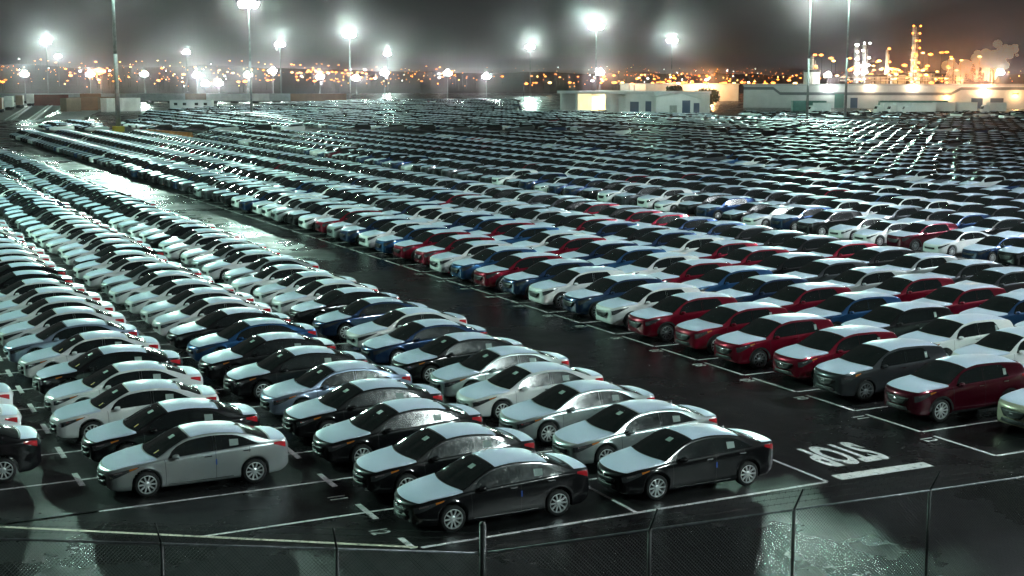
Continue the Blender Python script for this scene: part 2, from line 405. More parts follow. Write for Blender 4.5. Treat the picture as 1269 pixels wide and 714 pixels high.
def make_parts(kind):
    s = Shape(kind); P = {}
    xs = set(np.round(np.concatenate([np.linspace(0, s.L, 44), [0,.02,.05,.09,.14,.2], [s.L-.02, s.L-.06, s.L-.1], [s.ws[0], s.ws[1], s.rw[0], s.rw[1]]]), 3))
    for a in s.ax:
        for t in np.linspace(-1, 1, 13): xs.add(round(a+s.R*math.sin(t*math.pi/2)*.999, 3))
        xs |= {round(a-s.R-.003, 3), round(a+s.R+.003, 3)}
    st = sorted(xs); st = [x for i, x in enumerate(st) if i == 0 or x-st[i-1] > .0025]
    vsamp = [0, .5, 1, 1.5, 2, 2.5, 3, 3.5, 4, 4.5, 5, 5.5, 6, 6.5, 7, 7.5, 8, 8.5, 9]
    b = MB().mat(M['paint']); s.body(b, st, vsamp); P['body'] = [b]
    def two(f):
        out = []
        for sd in (1, -1): q = MB(); f(q, sd); out.append(q)
        return out
    def one(f): q = MB(); f(q); return [q]
    P['windshield'] = one(lambda q: s.across(q.mat(M['shield']), s.ws[0], s.ws[1], 8, 7.12, 6))
    P['rear_window'] = one(lambda q: s.across(q.mat(M['glass']), s.rw[0], s.rw[1], 6, 7.2, 6))
    lo = 5.10
    def hi(x):
        xa, xb = s.sw[0][0], s.sw[1][1]
        e = min((x-xa)/.28, (xb-x)/(.80 if kind == 'sedan' else .30), 1); e = max(e, 0)
        return lo + .04 + (5.93-lo-.04)*math.sin(e*math.pi/2)**.8
    P['side_window'] = two(lambda q, sd: s.patch(q.mat(M['glass']), s.sw[0][0], s.sw[0][1], 9, lo, hi, 4, sd)) + two(lambda q, sd: s.patch(q.mat(M['glass']), s.sw[1][0], s.sw[1][1], 8, lo, hi, 4, sd))
    P['door_pillar'] = two(lambda q, sd: s.patch(q.mat(M['glass']), s.sw[0][1]+.004, s.sw[1][0]-.004, 1, lo, 5.93, 3, sd, .006))
    P['hood_film'] = one(lambda q: s.across(q.mat(M['film']), s.hood[0], s.hood[1], 10, lambda x: 6.0-.6*min(1, max(0, (x-.3)/.6)), 7, .006, .16))
    P['roof_film'] = one(lambda q: s.across(q.mat(M['film']), s.roof[0], s.roof[1], 10, 7.05, 6, .006))
    if s.trunk: P['trunk_film'] = one(lambda q: s.across(q.mat(M['film']), s.trunk[0], s.trunk[1], 4, 6.6, 6, .006))
    hl0, hl1 = (.05, .74)
    P['headlight'] = two(lambda q, sd: s.patch(q.mat(M['lamp']), hl0, hl1, 8, lambda x: 2.55+1.2*max(0, (x-.1)/.64), 3.96, 3, sd, .006))
    P['headlight_reflector'] = two(lambda q, sd: s.patch(q.mat(M['chrome']), .14, .34, 3, lambda x: 3.35+.3*(x-.14), 3.75, 2, sd, .012))
    P['turn_signal'] = two(lambda q, sd: s.patch(q.mat(M['amber']), .50, .70, 3, lambda x: 3.40+.28*(x-.50)/.20, 3.90, 2, sd, .011))
    tl0, tl1 = (4.12, 4.46) if kind == 'sedan' else (4.10, 4.46)
    P['tail_light'] = two(lambda q, sd: s.patch(q.mat(M['red']), tl0, tl1, 5, lambda x: 3.55-.65*(x-tl0)/(tl1-tl0), 4.15, 3, sd, .008))
    k = 1.0 if kind == 'sedan' else 1.28
    fx = -s.L/2 - s.bow(0)
    def face(q, z0, z1, yl, yh, out=.008):
        V = []; ny, nz = 10, 4; w0 = s.w(0)
        for j in range(nz+1):
            t = j/nz; z = z0+(z1-z0)*t; yy = yl+(yh-yl)*t
            for i in range(ny+1):
                y = -yy+2*yy*i/ny; V.append((fx+s.bow(0)*min(1, (y/w0)**2)-out, y, z))
        for i in range(len(V)): V.append((V[i][0]+.05, V[i][1], V[i][2]))
        n1 = ny+1; N = n1*(nz+1); F = [(j*n1+i, j*n1+i+1, (j+1)*n1+i+1, (j+1)*n1+i)[::-1] for j in range(nz) for i in range(ny)]
        edge = list(range(n1))+[j*n1+ny for j in range(1, nz+1)]+[nz*n1+i for i in range(ny-1, -1, -1)]+[j*n1 for j in range(nz-1, 0, -1)]
        F += [(edge[i], edge[(i+1) % len(edge)], edge[(i+1) % len(edge)]+N, edge[i]+N) for i in range(len(edge))]
        q.add(V, F)
    if kind == 'sedan':
        P['grille'] = one(lambda q: face(q.mat(M['grille']), .44, .545, .36, .40)); P['air_intake'] = one(lambda q: face(q.mat(M['black']), .29, .39, .42, .36))
        P['badge'] = one(lambda q: face(q.mat(M['chrome']), .552, .578, .06, .06, .012))
    else:
        P['grille'] = one(lambda q: face(q.mat(M['grille']), .52, .735, .30, .50)); P['air_intake'] = one(lambda q: face(q.mat(M['black']), .35, .46, .46, .40))
        P['badge'] = one(lambda q: face(q.mat(M['chrome']), .63, .68, .07, .07, .014))
    P['number_plate_holder'] = one(lambda q: face(q.mat(M['black']), .40*k, .435*k, .17, .17, .012))
    def mirror(q, sd):
        c = s.pt(s.mirror, 4.7, sd); q.mat(M['paint'])
        V = []; nn = 10
        for u, rad in ((-.09,.35),(-.05,.85),(0,1),(.05,.95),(.07,.8)):
            for i in range(nn):
                t = 2*math.pi*i/nn; V.append((c[0]+u, c[1]+sd*(.10+.095*rad*math.cos(t)), c[2]+.06+.062*rad*math.sin(t)))
        F = [(a*nn+i, a*nn+(i+1) % nn, (a+1)*nn+(i+1) % nn, (a+1)*nn+i) for a in range(4) for i in range(nn)]+[tuple(range(nn)), tuple(range(5*nn-1, 4*nn-1, -1))]
        q.add(V, F); q.mat(M['black']).box(c[0]-.03, c[0]+.03, min(c[1], c[1]+sd*.05), max(c[1], c[1]+sd*.05), c[2], c[2]+.05)
    P['side_mirror'] = two(mirror)
    def handle(x):
        def f(q, sd):
            c = s.pt(x, 3.35, sd); q.mat(M['chrome']); y0, y1 = sorted((c[1]-sd*.01, c[1]+sd*.035)); q.box(c[0]-.09, c[0]+.09, y0, y1, c[2]-.013, c[2]+.013)
        return f
    P['door_handle'] = two(handle(2.42)) + two(handle(3.40))
    def seams(q, sd):
        q.mat(M['black'])
        for x in s.seams: s.patch(q, x-.005, x+.005, 1, 0.9 if abs(x-s.ax[1]) > .45 else 3.0, 4.9, 8, sd, .002)
    P['door_seam'] = two(seams)
    if kind == 'sedan':
        c_ = s.pt(3.30, 9, 1); P['antenna_fin'] = one(lambda q: q.mat(M['black']).add([(c_[0]-.09,-.02,c_[2]),(c_[0]+.09,-.025,c_[2]-.03),(c_[0]+.09,.025,c_[2]-.03),(c_[0]-.09,.02,c_[2]),(c_[0]+.07,0,c_[2]+.06)], [(0,1,4),(1,2,4),(2,3,4),(3,0,4)]))
    if kind == 'suv':
        def clad(q, sd):
            q.mat(M['black']); a0, a1 = s.ax[0]+s.R+.02, s.ax[1]-s.R-.02
            s.patch(q, a0, a1, 8, .05, 1.0, 2, sd, .008)
            for a in s.ax:
                V = []
                for i in range(13):
                    t = math.pi*i/12
                    for rr in (s.R-.012, s.R+.055):
                        x = a+rr*math.cos(t); z = s.r+rr*math.sin(t); V.append((x-s.L/2, sd*(s.w(x)*1.004+.006), z))
                F = [(2*i, 2*i+1, 2*i+3, 2*i+2) for i in range(12)]
                q.add(V, F)
        P['cladding'] = two(clad)
    else:
        P['sill_trim'] = two(lambda q, sd: s.patch(q.mat(M['chrome']), 1.42, 3.05, 6, .98, 1.10, 1, sd, .006))
    P['window_sticker'] = two(lambda q, sd: s.patch(q.mat(M['paper']), 2.98 if kind == 'sedan' else 3.36, 3.20 if kind == 'sedan' else 3.47, 2, 5.28, 5.62, 2, sd, .008))
    if kind == 'sedan':
        P['windshield_tag'] = one(lambda q: s.patch(q.mat(M['paper']), 1.74, 1.86, 2, 8.25, 8.75, 2, -1, .009))
        P['door_guard'] = two(lambda q, sd: s.patch(q.mat(M['blue']), 2.60, 2.635, 1, 2.3, 2.8, 1, sd, .012))
        P['dash_note'] = one(lambda q: s.patch(q.mat(M['yellowpaper']), 1.30, 1.42, 3, 7.75, 7.85, 1, -1, .009))
    t, g = wheel_mesh(s, M['rim'] if kind == 'sedan' else M['darkrim']); g2 = wheel_mesh(s, M['rim'])[1]
    return s, P, t, g, g2

CARS = {}
for kind in ('sedan', 'suv'):
    s, P, tyre, rim, rim2 = make_parts(kind)
    D = dict(shape=s, parts={}, kind=kind)
    for name, L in P.items():
        D['parts'][name] = [q.mesh(name, name not in ('door_handle',)) for q in L]
    D['tyre'] = tyre.mesh('tyre', True); D['rim'] = rim.mesh('rim'); D['rim2'] = rim2.mesh('rim'); w3 = MB(); w3.merge(tyre); w3.merge(rim2); D['wheel2'] = w3.mesh('wheel')
    wm = MB(); wm.merge(tyre); wm.merge(rim); D['wheel'] = wm.mesh('wheel')
    pos = [(a-s.L/2, sd*(s.w(a)-.115), s.r) for a in s.ax for sd in (1, -1)]; D['wpos'] = pos
    allm = MB()
    for name, L in P.items():
        if name in ('badge','door_handle','door_guard','dash_note','door_seam','sill_trim','window_sticker','turn_signal','air_intake'): continue
        for q in L: allm.merge(q)
    for p in pos:
        w2 = MB(); w2.merge(wm); w2.v = [(v[0]+p[0], v[1]+p[1], v[2]+p[2]) for v in w2.v]; allm.merge(w2)
    D['whole'] = allm.mesh('%s_whole' % kind, True)
    CARS[kind] = D
LOD1 = ('door_pillar','body','windshield','rear_window','side_window','hood_film','roof_film','trunk_film','headlight','tail_light','side_mirror','grille','cladding')
def place_car(kind, x_front, y_mid, color, lod, label, group, jitter=True, note=False):
    D = CARS[kind]; s = D['shape']; name = 'compact_sedan' if kind == 'sedan' else 'crossover_suv'; cat = 'sedan' if kind == 'sedan' else 'SUV'
    jx, jy, jr = (rng.normal(0, .15), rng.normal(0, .08), rng.normal(0, .012)) if jitter else (0, 0, 0)
    loc = (x_front+s.L/2+s.bow(0)*.5+jx, y_mid+jy, 0.004)
    if lod == 2:
        o = link(name, D['whole'], None, loc, jr); o.color = (*color, METAL.get(color, 0.0)); return tag(o, label, cat, group)
    t = thing(name, label, cat, loc, jr, group)
    for pn, L in D['parts'].items():
        if lod == 1 and pn not in LOD1: continue
        if pn == 'dash_note' and not note: continue
        for me in L:
            o = link(pn, me, t); o.color = (*color, METAL.get(color, 0.0))
    alt = '2' if kind == 'suv' and rng.random() < .45 else ''
    for p in D['wpos']:
        if lod == 0:
            w = link('wheel', D['tyre'], t, p); link('rim', D['rim'+alt], w)
        else: link('wheel', D['wheel'+alt], t, p)
    return t

WHITE, SILVER, BLACK, BLUE, DBLUE, RED, DRED, GREY, BLUESIL, ORANGE_LIT = (.72,.74,.73), (.42,.46,.46), (.005,.005,.006), (.018,.07,.17), (.012,.03,.075), (.17,.003,.016), (.065,.002,.010), (.05,.055,.06), (.30,.36,.48), (.52,.47,.36)  # last one: pale paint with reflected orange light mixed into the colour
METAL = {SILVER:.6, BLUESIL:.7, GREY:.6, BLUE:.55, DBLUE:.55, RED:.5, DRED:.5, ORANGE_LIT:.3}
CN = {WHITE:'white', SILVER:'silver', BLACK:'black', BLUE:'blue', DBLUE:'dark blue', RED:'red', DRED:'dark red', GREY:'dark grey', BLUESIL:'pale blue', ORANGE_LIT:'orange-lit pale'}
_o1 = 'first second third fourth fifth sixth seventh eighth ninth tenth eleventh twelfth thirteenth fourteenth fifteenth sixteenth seventeenth eighteenth nineteenth'.split()
_t = {20: ('twentieth', 'twenty'), 30: ('thirtieth', 'thirty'), 40: ('fortieth', 'forty'), 50: ('fiftieth', 'fifty'), 60: ('sixtieth', 'sixty'), 70: ('seventieth', 'seventy')}
def ordinal(i):
    i += 1
    if i < 20: return _o1[i-1]
    return _t[i//10*10][0] if i % 10 == 0 else _t[i//10*10][1]+'-'+_o1[i % 10-1]

def in_view(X, Y, m=40, near=True):
    d = depth_of(X, Y)
    return d > 5 and -m*30/max(d, 30)-8 < px_of(X, Y) < 1269+m*60/max(d, 30)+8

# left block: rows of sedans named by what lies beside them
seqA = [SILVER,BLACK,WHITE,WHITE,BLACK,WHITE,BLUESIL,WHITE,WHITE,WHITE,WHITE,BLACK,BLACK,WHITE,WHITE]
seqB = [BLACK,BLACK,BLACK,BLACK,BLUESIL,BLACK,BLACK,BLUE,BLACK,WHITE,WHITE,WHITE,WHITE,SILVER,WHITE,WHITE,BLACK,WHITE]
seqC = [BLACK,SILVER,SILVER,WHITE,SILVER,BLACK,DBLUE,WHITE,DBLUE,BLACK,WHITE,WHITE,WHITE,SILVER,WHITE,SILVER,WHITE]
seqZ = [BLACK,WHITE,WHITE,WHITE,WHITE,WHITE,WHITE,BLACK,WHITE]
left_rows = [(-5, 3, seqZ, 'outermost sedan row'), (-4, 2, seqA, 'sedan row headed by the silver one'),
             (-3, 0, seqB, 'sedan row beside stall numbers 11 and 12'), (-2, 0, seqC, 'row along the wet aisle')]
n_sedan = 0
for n, k0, seq, where in left_rows:
    kk = 0
    for k in range(k0, 62):
        X = rowx(n)+.30; Y = stally(k)+SY/2 + (.1 if n == -4 else 0)
        if not in_view(X+2.3, Y, 130): continue
        if depth_of(X, Y) > 205: continue
        c = seq[k-k0] if k-k0 < len(seq) else random.choices([WHITE,SILVER,BLACK,GREY,DBLUE,BLUESIL], [6,2,2.2,1.2,.6,.5] if k < 24 else [1.3,1,4,4,1,.3])[0]  # farther cars mostly dark; darker paint also stands in for lamp falloff
        d = depth_of(X, Y); lod = 0 if d < 48 else (1 if d < 95 else 2)
        i = k-k0
        lab = '%s sedan, %s from the fence end, %s' % (CN[c], ordinal(i), where); grp = 'sedans parked left of the wide aisle'
        place_car('sedan', X, Y, c, lod, lab, grp, note=n < -3); n_sedan += 1
# right block: four rows of crossovers up to the narrow cross aisle
seq1 = [ORANGE_LIT,DRED,GREY,RED,RED,RED,RED,WHITE,DBLUE,WHITE,DBLUE,RED,BLUE,WHITE,RED,RED,BLUE,WHITE,DBLUE,SILVER,RED,WHITE]
seq2 = [DBLUE,BLUESIL,WHITE,WHITE,BLACK,BLUE,RED,DBLUE,BLUE,RED,WHITE,BLUE,DBLUE,RED,WHITE,BLUE,RED,BLUE,DBLUE,WHITE]
seq3 = [BLACK,BLACK,DRED,BLACK,BLUE,RED,RED,SILVER,GREY,BLACK,RED,RED,WHITE,DBLUE,BLACK,DBLUE,RED,BLACK]
seq4 = [BLACK,BLACK,BLACK,WHITE,BLUESIL,RED,GREY,GREY,SILVER,BLACK,RED,BLACK,BLACK,BLACK,DBLUE,DBLUE,RED]
names = ['row along the wet aisle', 'second row from the wet aisle', 'third row from the wet aisle', 'row before the narrow lane']
seq5 = {10:(DBLUE,'sedan'), 11:(WHITE,'sedan'), 12:(DRED,'suv'), 13:(WHITE,'sedan'), 14:(WHITE,'sedan'), 15:(BLACK,'suv'), 16:(DBLUE,'suv'), 17:(WHITE,'sedan')}
names2 = {5: 'first row across the narrow lane', 6: 'second row across the narrow lane', 7: 'third row across the narrow lane', 8: 'fourth row across the narrow lane', 9: 'fifth row across the narrow lane'}
cnt = 0; LATER = []; cand = []; BUILT = set()
for n in (0, 1, 2, 3, 5, 6, 7, 8, 9):
    seq = (seq1, seq2, seq3, seq4)[n] if n < 4 else ()
    for k in range(0, 80):
        X = rowx(n)+.30; Y = stally(k)+SY/2-.1
        if not in_view(X+2.3, Y, 130): continue
        d = depth_of(X, Y)
        if d > 236: continue
        if n == 0 and k == 0: X += 1.9
        c = seq[k] if k < len(seq) else random.choices([WHITE,SILVER,BLACK,GREY,DBLUE,RED,BLUE], [2,1,4,3,2,.9,.7] if k < 30 else [.6,.6,5,5,1,.3,.2])[0]
        kind = 'suv'
        if n == 5:
            kind = 'sedan' if random.random() < .3 else 'suv'; c = random.choices([WHITE,DRED,DBLUE,BLACK,GREY], [1.6,.5,1,4,3])[0]
            if k in seq5: c, kind = seq5[k]
        cand.append((d, n, k, X, Y, c, kind))
cand.sort(); BUILT_D = 0
for d, n, k, X, Y, c, kind in cand:
    if kind == 'suv' and cnt >= 298 or kind == 'sedan' and d > 150: LATER.append((X, Y, c, kind)); continue
    lod = 0 if d < 52 else (1 if d < 105 else 2); word = 'crossover' if kind == 'suv' else 'sedan'
    if n < 4: lab = '%s crossover, %s from the fence end, %s' % (CN[c], ordinal(k), names[n]); grp = 'crossovers parked beyond the wide aisle'
    else: lab = '%s %s in the %s' % (CN[c], word, names2[n]); grp = '%s %ss in the %s' % (CN[c], word, names2[n])
    if n == 0 and k == 0: lab = 'pale crossover with orange light in its paint, set back in its stall at the row end'
    place_car(kind, X, Y, c, lod, lab, grp); cnt += kind == 'suv'; n_sedan += kind == 'sedan'

# ------------------------------------------------------------------ the rest of the yard: thousands of cars as two masses
def far_car(kind, level):
    s = Shape(kind); fr = MB()
    if level == 0:
        st = [0,.08,.4,s.ws[0],(s.ws[0]+s.ws[1])/2,s.ws[1],2.6,s.roof[1],s.rw[1],s.L-.1,s.L]; vv = [0,2,4,5.02,6,7,9]
    else:
        st = [0,.1,s.ws[0],s.ws[1],s.roof[1],s.rw[1],s.L]; vv = [0,4,5.02,7,9]
    class Flat(Shape): pass
    s.zb = lambda x: s.bot(x)+.10
    rv = [(1, v) for v in vv]+[(-1, v) for v in reversed(vv[:-1])]; n = len(rv)
    cache_key = 'far%s%d' % (kind, level); s.kind = cache_key
    V = [s.pt(x, v, sd) for x in st for sd, v in rv]; F = []; MI = []
    for i in range(len(st)-1):
        xm = (st[i]+st[i+1])/2
        for j in range(n-1):
            (sa, va), (sb, vb) = rv[j], rv[j+1]; vm = (va+vb)/2; mi = 0
            if vm > 7 and s.ws[0] < xm < s.ws[1] or vm > 7 and s.roof[1] < xm < s.rw[1]: mi = 1
            elif vm > 7 and .08 < xm < s.ws[0] or vm > 7 and s.ws[1] < xm < s.roof[1]: mi = 2
            elif 5 < vm < (6.1 if level == 0 else 7) and s.ws[0]+.2 < xm < s.rw[1]-(.3 if kind == 'sedan' else .5): mi = 1
            F.append((i*n+j, (i+1)*n+j, (i+1)*n+j+1, i*n+j+1)); MI.append(mi)
    F.append(tuple(range(n))); MI.append(0); o = (len(st)-1)*n; F.append(tuple(o+j for j in range(n-1, -1, -1))); MI.append(0)
    if level == 0:
        for a in s.ax:
            for sd in (1, -1):
                o = len(V); y = sd*(s.w(a)-.02)
                for i in range(8):
                    t = 2*math.pi*i/8; V.append(np.array((a-s.L/2+s.r*math.cos(t), y+sd*.03, s.r+s.r*math.sin(t))))
                F.append(tuple(o+i for i in (range(8) if sd < 0 else range(7, -1, -1)))); MI.append(3)
                o = len(V)
                for i in range(6):
                    t = 2*math.pi*i/6; V.append(np.array((a-s.L/2+s.r*.62*math.cos(t), y+sd*.036, s.r+s.r*.62*math.sin(t))))
                F.append(tuple(o+i for i in (range(6) if sd < 0 else range(5, -1, -1)))); MI.append(4)
    return np.array(V), F, MI
def mass(name, label, items, lods):
    """items: (x, y, rz, colour, kind, level) -> one joined mesh with a paint colour per face"""
    VV = []; FL = []; FS = []; MI = []; PC = []; off = 0
    for x, y, rz, c, kind, lv in items:
        V, F, mi = lods[(kind, lv)]; ca, sa = math.cos(rz), math.sin(rz)
        W = V.copy(); W[:, 0] = V[:, 0]*ca-V[:, 1]*sa+x; W[:, 1] = V[:, 0]*sa+V[:, 1]*ca+y
        VV.append(W)
        for f in F: FL.extend([i+off for i in f]); FS.append(len(f))
        MI.extend(mi); PC.extend([c]*len(F)); off += len(V)
    VV = np.concatenate(VV); FS = np.array(FS, np.int32); FL = np.array(FL, np.int32)
    me = bpy.data.meshes.new(name); me.vertices.add(len(VV)); me.vertices.foreach_set('co', VV.ravel().astype(np.float32))
    me.loops.add(len(FL)); me.loops.foreach_set('vertex_index', FL)
    me.polygons.add(len(FS)); st = np.zeros(len(FS), np.int32); st[1:] = np.cumsum(FS)[:-1]; me.polygons.foreach_set('loop_start', st)
    me.polygons.foreach_set('material_index', np.array(MI, np.int32))
    for k in ('paint_far', 'glass_far', 'film', 'tyre', 'rim'): me.materials.append(M[k])
    at_ = me.attributes.new('paint', 'FLOAT_COLOR', 'FACE'); pc = np.ones((len(PC), 4), np.float32); pc[:, :3] = np.array(PC); at_.data.foreach_set('color', pc.ravel())
    me.update(calc_edges=True); me.validate()
    return tag(link(name, me), label, None, None, 'stuff')
LODS = {(k, lv): far_car(k, lv) for k in ('sedan', 'suv') for lv in (0, 1)}
items = {'sedan': [], 'suv': []}
AISLES = {4, 10, 19, 26, 33, 40, 47, 54, 61, 68, 75}
for X, Y, c, kind in LATER: items[kind].append((X+2.3, Y, 0, c, kind, 0))
for n in range(-1, 92):
    if n in AISLES: continue
    for k in range(-30, 260):
        X = rowx(n)+.3+2.28; Y = stally(k)+SY/2
        d = depth_of(X, Y)
        if d < 20 or d > 640: continue
        p = px_of(X, Y)
        if not (-130 < p < 1400): continue
        if n < 10 and d < 262: continue
        right = p > 745 + (X-150)*.0
        # lanes and open ground
        if not right:
            if 238 < d < 268: continue
            if 393 < d < 401 or 476 < d < 486: continue
            if p < 470 and d > 268 and p < 40+ (d-268)*1.2: continue
            if p < 180 and d > 300: continue
            if p > 640 and d > 395: continue
            if d > 560 and (k//5) % 2 == 0: continue
        else:
            if 238 < d < 246: continue
            if d > 330 and p > 880: continue
            if 312 < d < 322 : continue
            if d > 372: continue
        if random.random() < .025: continue
        if n == 5:
            kind = 'sedan' if random.random() < .5 else 'suv'; c = random.choices([WHITE,RED,DBLUE,BLACK,GREY], [4,1,1,2,2])[0]
        else:
            kind = 'suv' if n < 30 and random.random() < .8 else 'sedan'
            c = random.choices([WHITE,SILVER,BLACK,GREY,DBLUE,RED,BLUE], [1.3 if d < 330 else 2,1,5,4,1.4,.35,.3])[0]
        lv = 0 if d < 200 else 1
        items[kind].append((X+rng.normal(0,.15), Y+rng.normal(0,.08), rng.normal(0,.012), c, kind, lv))
# cars standing in front of the big warehouse
for i in range(70):
    p = 925+345*i/70+rng.normal(0, 2); d = 372+rng.normal(0, 14)
    X, Y = along(p, d); items['sedan'].append((X, Y, random.uniform(0, 6.28), random.choice([WHITE,BLACK,GREY,SILVER,BLACK]), 'sedan', 1))
print('sedans', n_sedan, 'suvs', cnt, 'mass', {k: len(v) for k, v in items.items()})
mass('distant_sedans', 'thousands of sedans filling the yard beyond the near blocks', items['sedan'], LODS)
mass('distant_crossovers', 'thousands of crossovers filling the yard beyond the near blocks', items['suv'], LODS)

# ------------------------------------------------------------------ chain-link fence at the foot of the view
FC = (9.70, 20.62); FZ = 2.1
def fence(name, a, b, label, posts, corner=False):
    dx, dy = b[0]-a[0], b[1]-a[1]; L = math.hypot(dx, dy); t = thing(name, label, 'fence', (a[0], a[1], 0), math.atan2(dy, dx), 'chain-link fence along the yard edge')
    MB().mat(M['galv']).tube((0,0,FZ), (L,0,FZ), .024, None, 8).build('top_rail', t, True)
    w = MB().mat(M['wire']); rr = .0026; sp = .07
    for i in range(int((L+FZ)/sp)+1):
        s0 = i*sp-FZ
        for sg in (1, -1):
            x0, z0, x1, z1 = s0, .05, s0+FZ-.05, FZ
            if x0 < 0: z0 += -x0; x0 = 0
            if x1 > L: z1 -= x1-L; x1 = L
            if z1-z0 < .05: continue
            if sg < 0: x0, x1 = L-x0, L-x1
            w.tube((x0, .004*sg, z0), (x1, .004*sg, z1), rr, rr, 3, False)
    tag(w.build('chain_link_mesh', t), kind='stuff')
    for z in (2.28, 2.42, 2.55):
        bw = MB().mat(M['wire']); off = -(z-FZ)*.55
        bw.tube((0, off, z), (L, off, z), .003, .003, 4, False)
        for q in np.arange(.1, L, .14): bw.tube((q-.02, off-.02, z-.02), (q+.02, off+.02, z+.02), .003, .003, 3, False)
        bw.build('barbed_wire', t)
    pm = MB().mat(M['darksteel']).tube((0,0,0), (0,0,FZ+.02), .036, .036, 10); pm.tube((0,0,FZ), (0,-.27,FZ+.47), .022, .016, 8); me = pm.mesh('post', True)
    for q in posts: link('post', me, t, (q, 0, 0))
    if corner:
        MB().mat(M['darksteel']).tube((0,0,0), (0,0,FZ+.5), .06, .06, 12).lathe([(.0,FZ+.58),(.05,FZ+.55),(.066,FZ+.5)], 12).build('corner_post', t, True)
    return t
fence('fence', FC, (30.0, 19.3), 'chain-link fence running in front of the stop line', [3.25, 6.35, 9.55, 12.8, 16.0, 19.2], True)
fence('fence', (-8.0, 31.45), FC, 'chain-link fence running in front of the silver sedan', [2.7, 5.8, 8.9, 12.0, 15.07, 18.2])

# ------------------------------------------------------------------ floodlight masts
mast_protos = {}
def mast(px, py=None, label='', group='floodlight masts standing in the yard', H=30.0, pos=None, power=None, n=12, rad=2.5, lamp=.88, thick=1.0, yellow_foot=False, col=None):
    X, Y = pos or at(px, py, H)
    key = (H, n, rad, lamp, thick)
    if key not in mast_protos:
        pole = MB().mat(M['pole']).tube((0,0,0), (0,0,H*.5), .34*thick, .25*thick, 10).tube((0,0,H*.5), (0,0,H), .25*thick, .15*thick, 10).mesh('pole', True)
        ring = MB().mat(M['darksteel'])
        q = 16
        for i in range(q):
            a0, a1 = 2*math.pi*i/q, 2*math.pi*(i+1)/q
            ring.tube((rad*math.cos(a0), rad*math.sin(a0), H), (rad*math.cos(a1), rad*math.sin(a1), H), .06, .06, 6)
        for i in range(4): a = math.pi*i/2; ring.tube((0,0,H-.1), (rad*math.cos(a), rad*math.sin(a), H), .06, .06, 6)
        hous = MB().mat(M['darksteel']).lathe([(.01,.25),(lamp*.5,.22),(lamp*1.05,.02),(lamp*1.05,-.04),(lamp,-.04)], 12)
        lens = MB().mat(M['lens']).lathe([(.001,-.10),(lamp*.6,-.09),(lamp,-.02)], 12)
        mast_protos[key] = (pole, ring.mesh('head_ring'), hous.mesh('floodlight', True), lens.mesh('lens', True))
    pole, ring, hous, lens = mast_protos[key]
    t = thing('floodlight_mast', label, 'floodlight mast', (X, Y, 0), random.uniform(0, 1), group)
    link('pole', pole, t); link('head_ring', ring, t)
    for i in range(n):
        a = 2*math.pi*i/n; h = link('floodlight', hous, t, (rad*math.cos(a), rad*math.sin(a), H-.28))
        h.rotation_euler = (0, -R(68), a); l = link('lens', lens, h)
        if i % 2 == 0:
            h = link('floodlight', hous, t, (rad*.62*math.cos(a+.3), rad*.62*math.sin(a+.3), H+.75)); h.rotation_euler = (0, -R(76), a+.3); l = link('lens', lens, h)
            
    MB().mat(M['yellow'] if yellow_foot else M['concrete']).lathe([(0,.0),(.8*thick,.0),(.8*thick,1.0),(.0,1.05)], 10).build('foot', t)
    ld = bpy.data.lights.new('mast_light', 'POINT'); ld.energy = power or LAMP_W; ld.color = col or LAMP_COL; ld.shadow_soft_size = rad*.7
    ld.use_nodes = True; ln, ll = ld.node_tree.nodes, ld.node_tree.links; em = ln['Emission']
    ge = ln.new('ShaderNodeNewGeometry'); sx = ln.new('ShaderNodeSeparateXYZ'); mr = ln.new('ShaderNodeMapRange')   # floods are tilted outwards: less light straight down
    ll.new(ge.outputs['Incoming'], sx.inputs[0]); mr.inputs[1].default_value = -.95; mr.inputs[2].default_value = -.12; mr.inputs[3].default_value = .22; mr.inputs[4].default_value = 1.0
    ll.new(sx.outputs['Z'], mr.inputs[0]); ll.new(mr.outputs[0], em.inputs['Strength'])
    link('mast_light', ld, t, (0, 0, H+1.0))
    return t
MG = 'tall floodlight mast with a blazing ring of lamps over the far car rows'
for px, py in ((57,52),(72,70),(231,65),(347,55),(433,43),(480,67),(657,58),(739,33),(833,50)):
    mast(px, py, MG)
mast(308, 5, 'tall floodlight mast whose lit head clears all other lit heads in view', None)
mast(0, 0, 'thick dark mast pole on a yellow foot by the end of the car rows', None, pos=at(147,163), yellow_foot=True, thick=1.5)
mast(0, 0, 'slim mast pole before the white warehouse, its lamps just out of sight', 'mast pair before the warehouse', pos=at(1000,151))
mast(0, 0, 'slim mast pole before the white warehouse, its lamps just out of sight', 'mast pair before the warehouse', pos=at(1047,152.6))
# masts of the same grid beside the picture
mast(0, 0, 'floodlight mast beside the sedan block', None, pos=(-22, 100), power=NEAR_W*2.1)
mast(0, 0, 'floodlight mast beside the crossover block', None, pos=(88, 38), power=NEAR_W*1.35, col=COOL_COL)
mast(0, 0, 'floodlight mast at the corner of the yard near the stop line', None, pos=(40, -14), power=NEAR_W*.65, col=(.74, 1.0, .97))
# smaller, farther lamps
SG = 'smaller white floodlight far behind the yard before the dark hillside'
for px, py, H in ((32,92,16),(113,92,16),(180,92,16),(245,93,16),(308,93,16),(339,88,17),(397,95,16),(442,97,16),(477,91,18),(555,91,16),(603,95,15.0),(743,90,18),(1025,93,24),(1238,90,26),(255,104,12),(272,103,12)):
    d = 640 if px < 700 else 560
    if px > 1000: d = 720
    z = zpix(py, d); X, Y = along(px, d)
    mast(0, 0, SG, 'smaller floodlights behind the yard', H=round(max(z, 8), 1), pos=(X, Y), power=LAMP_W*(.22 if px < 1000 else .05), n=7, rad=1.6, lamp=.80, thick=.7)

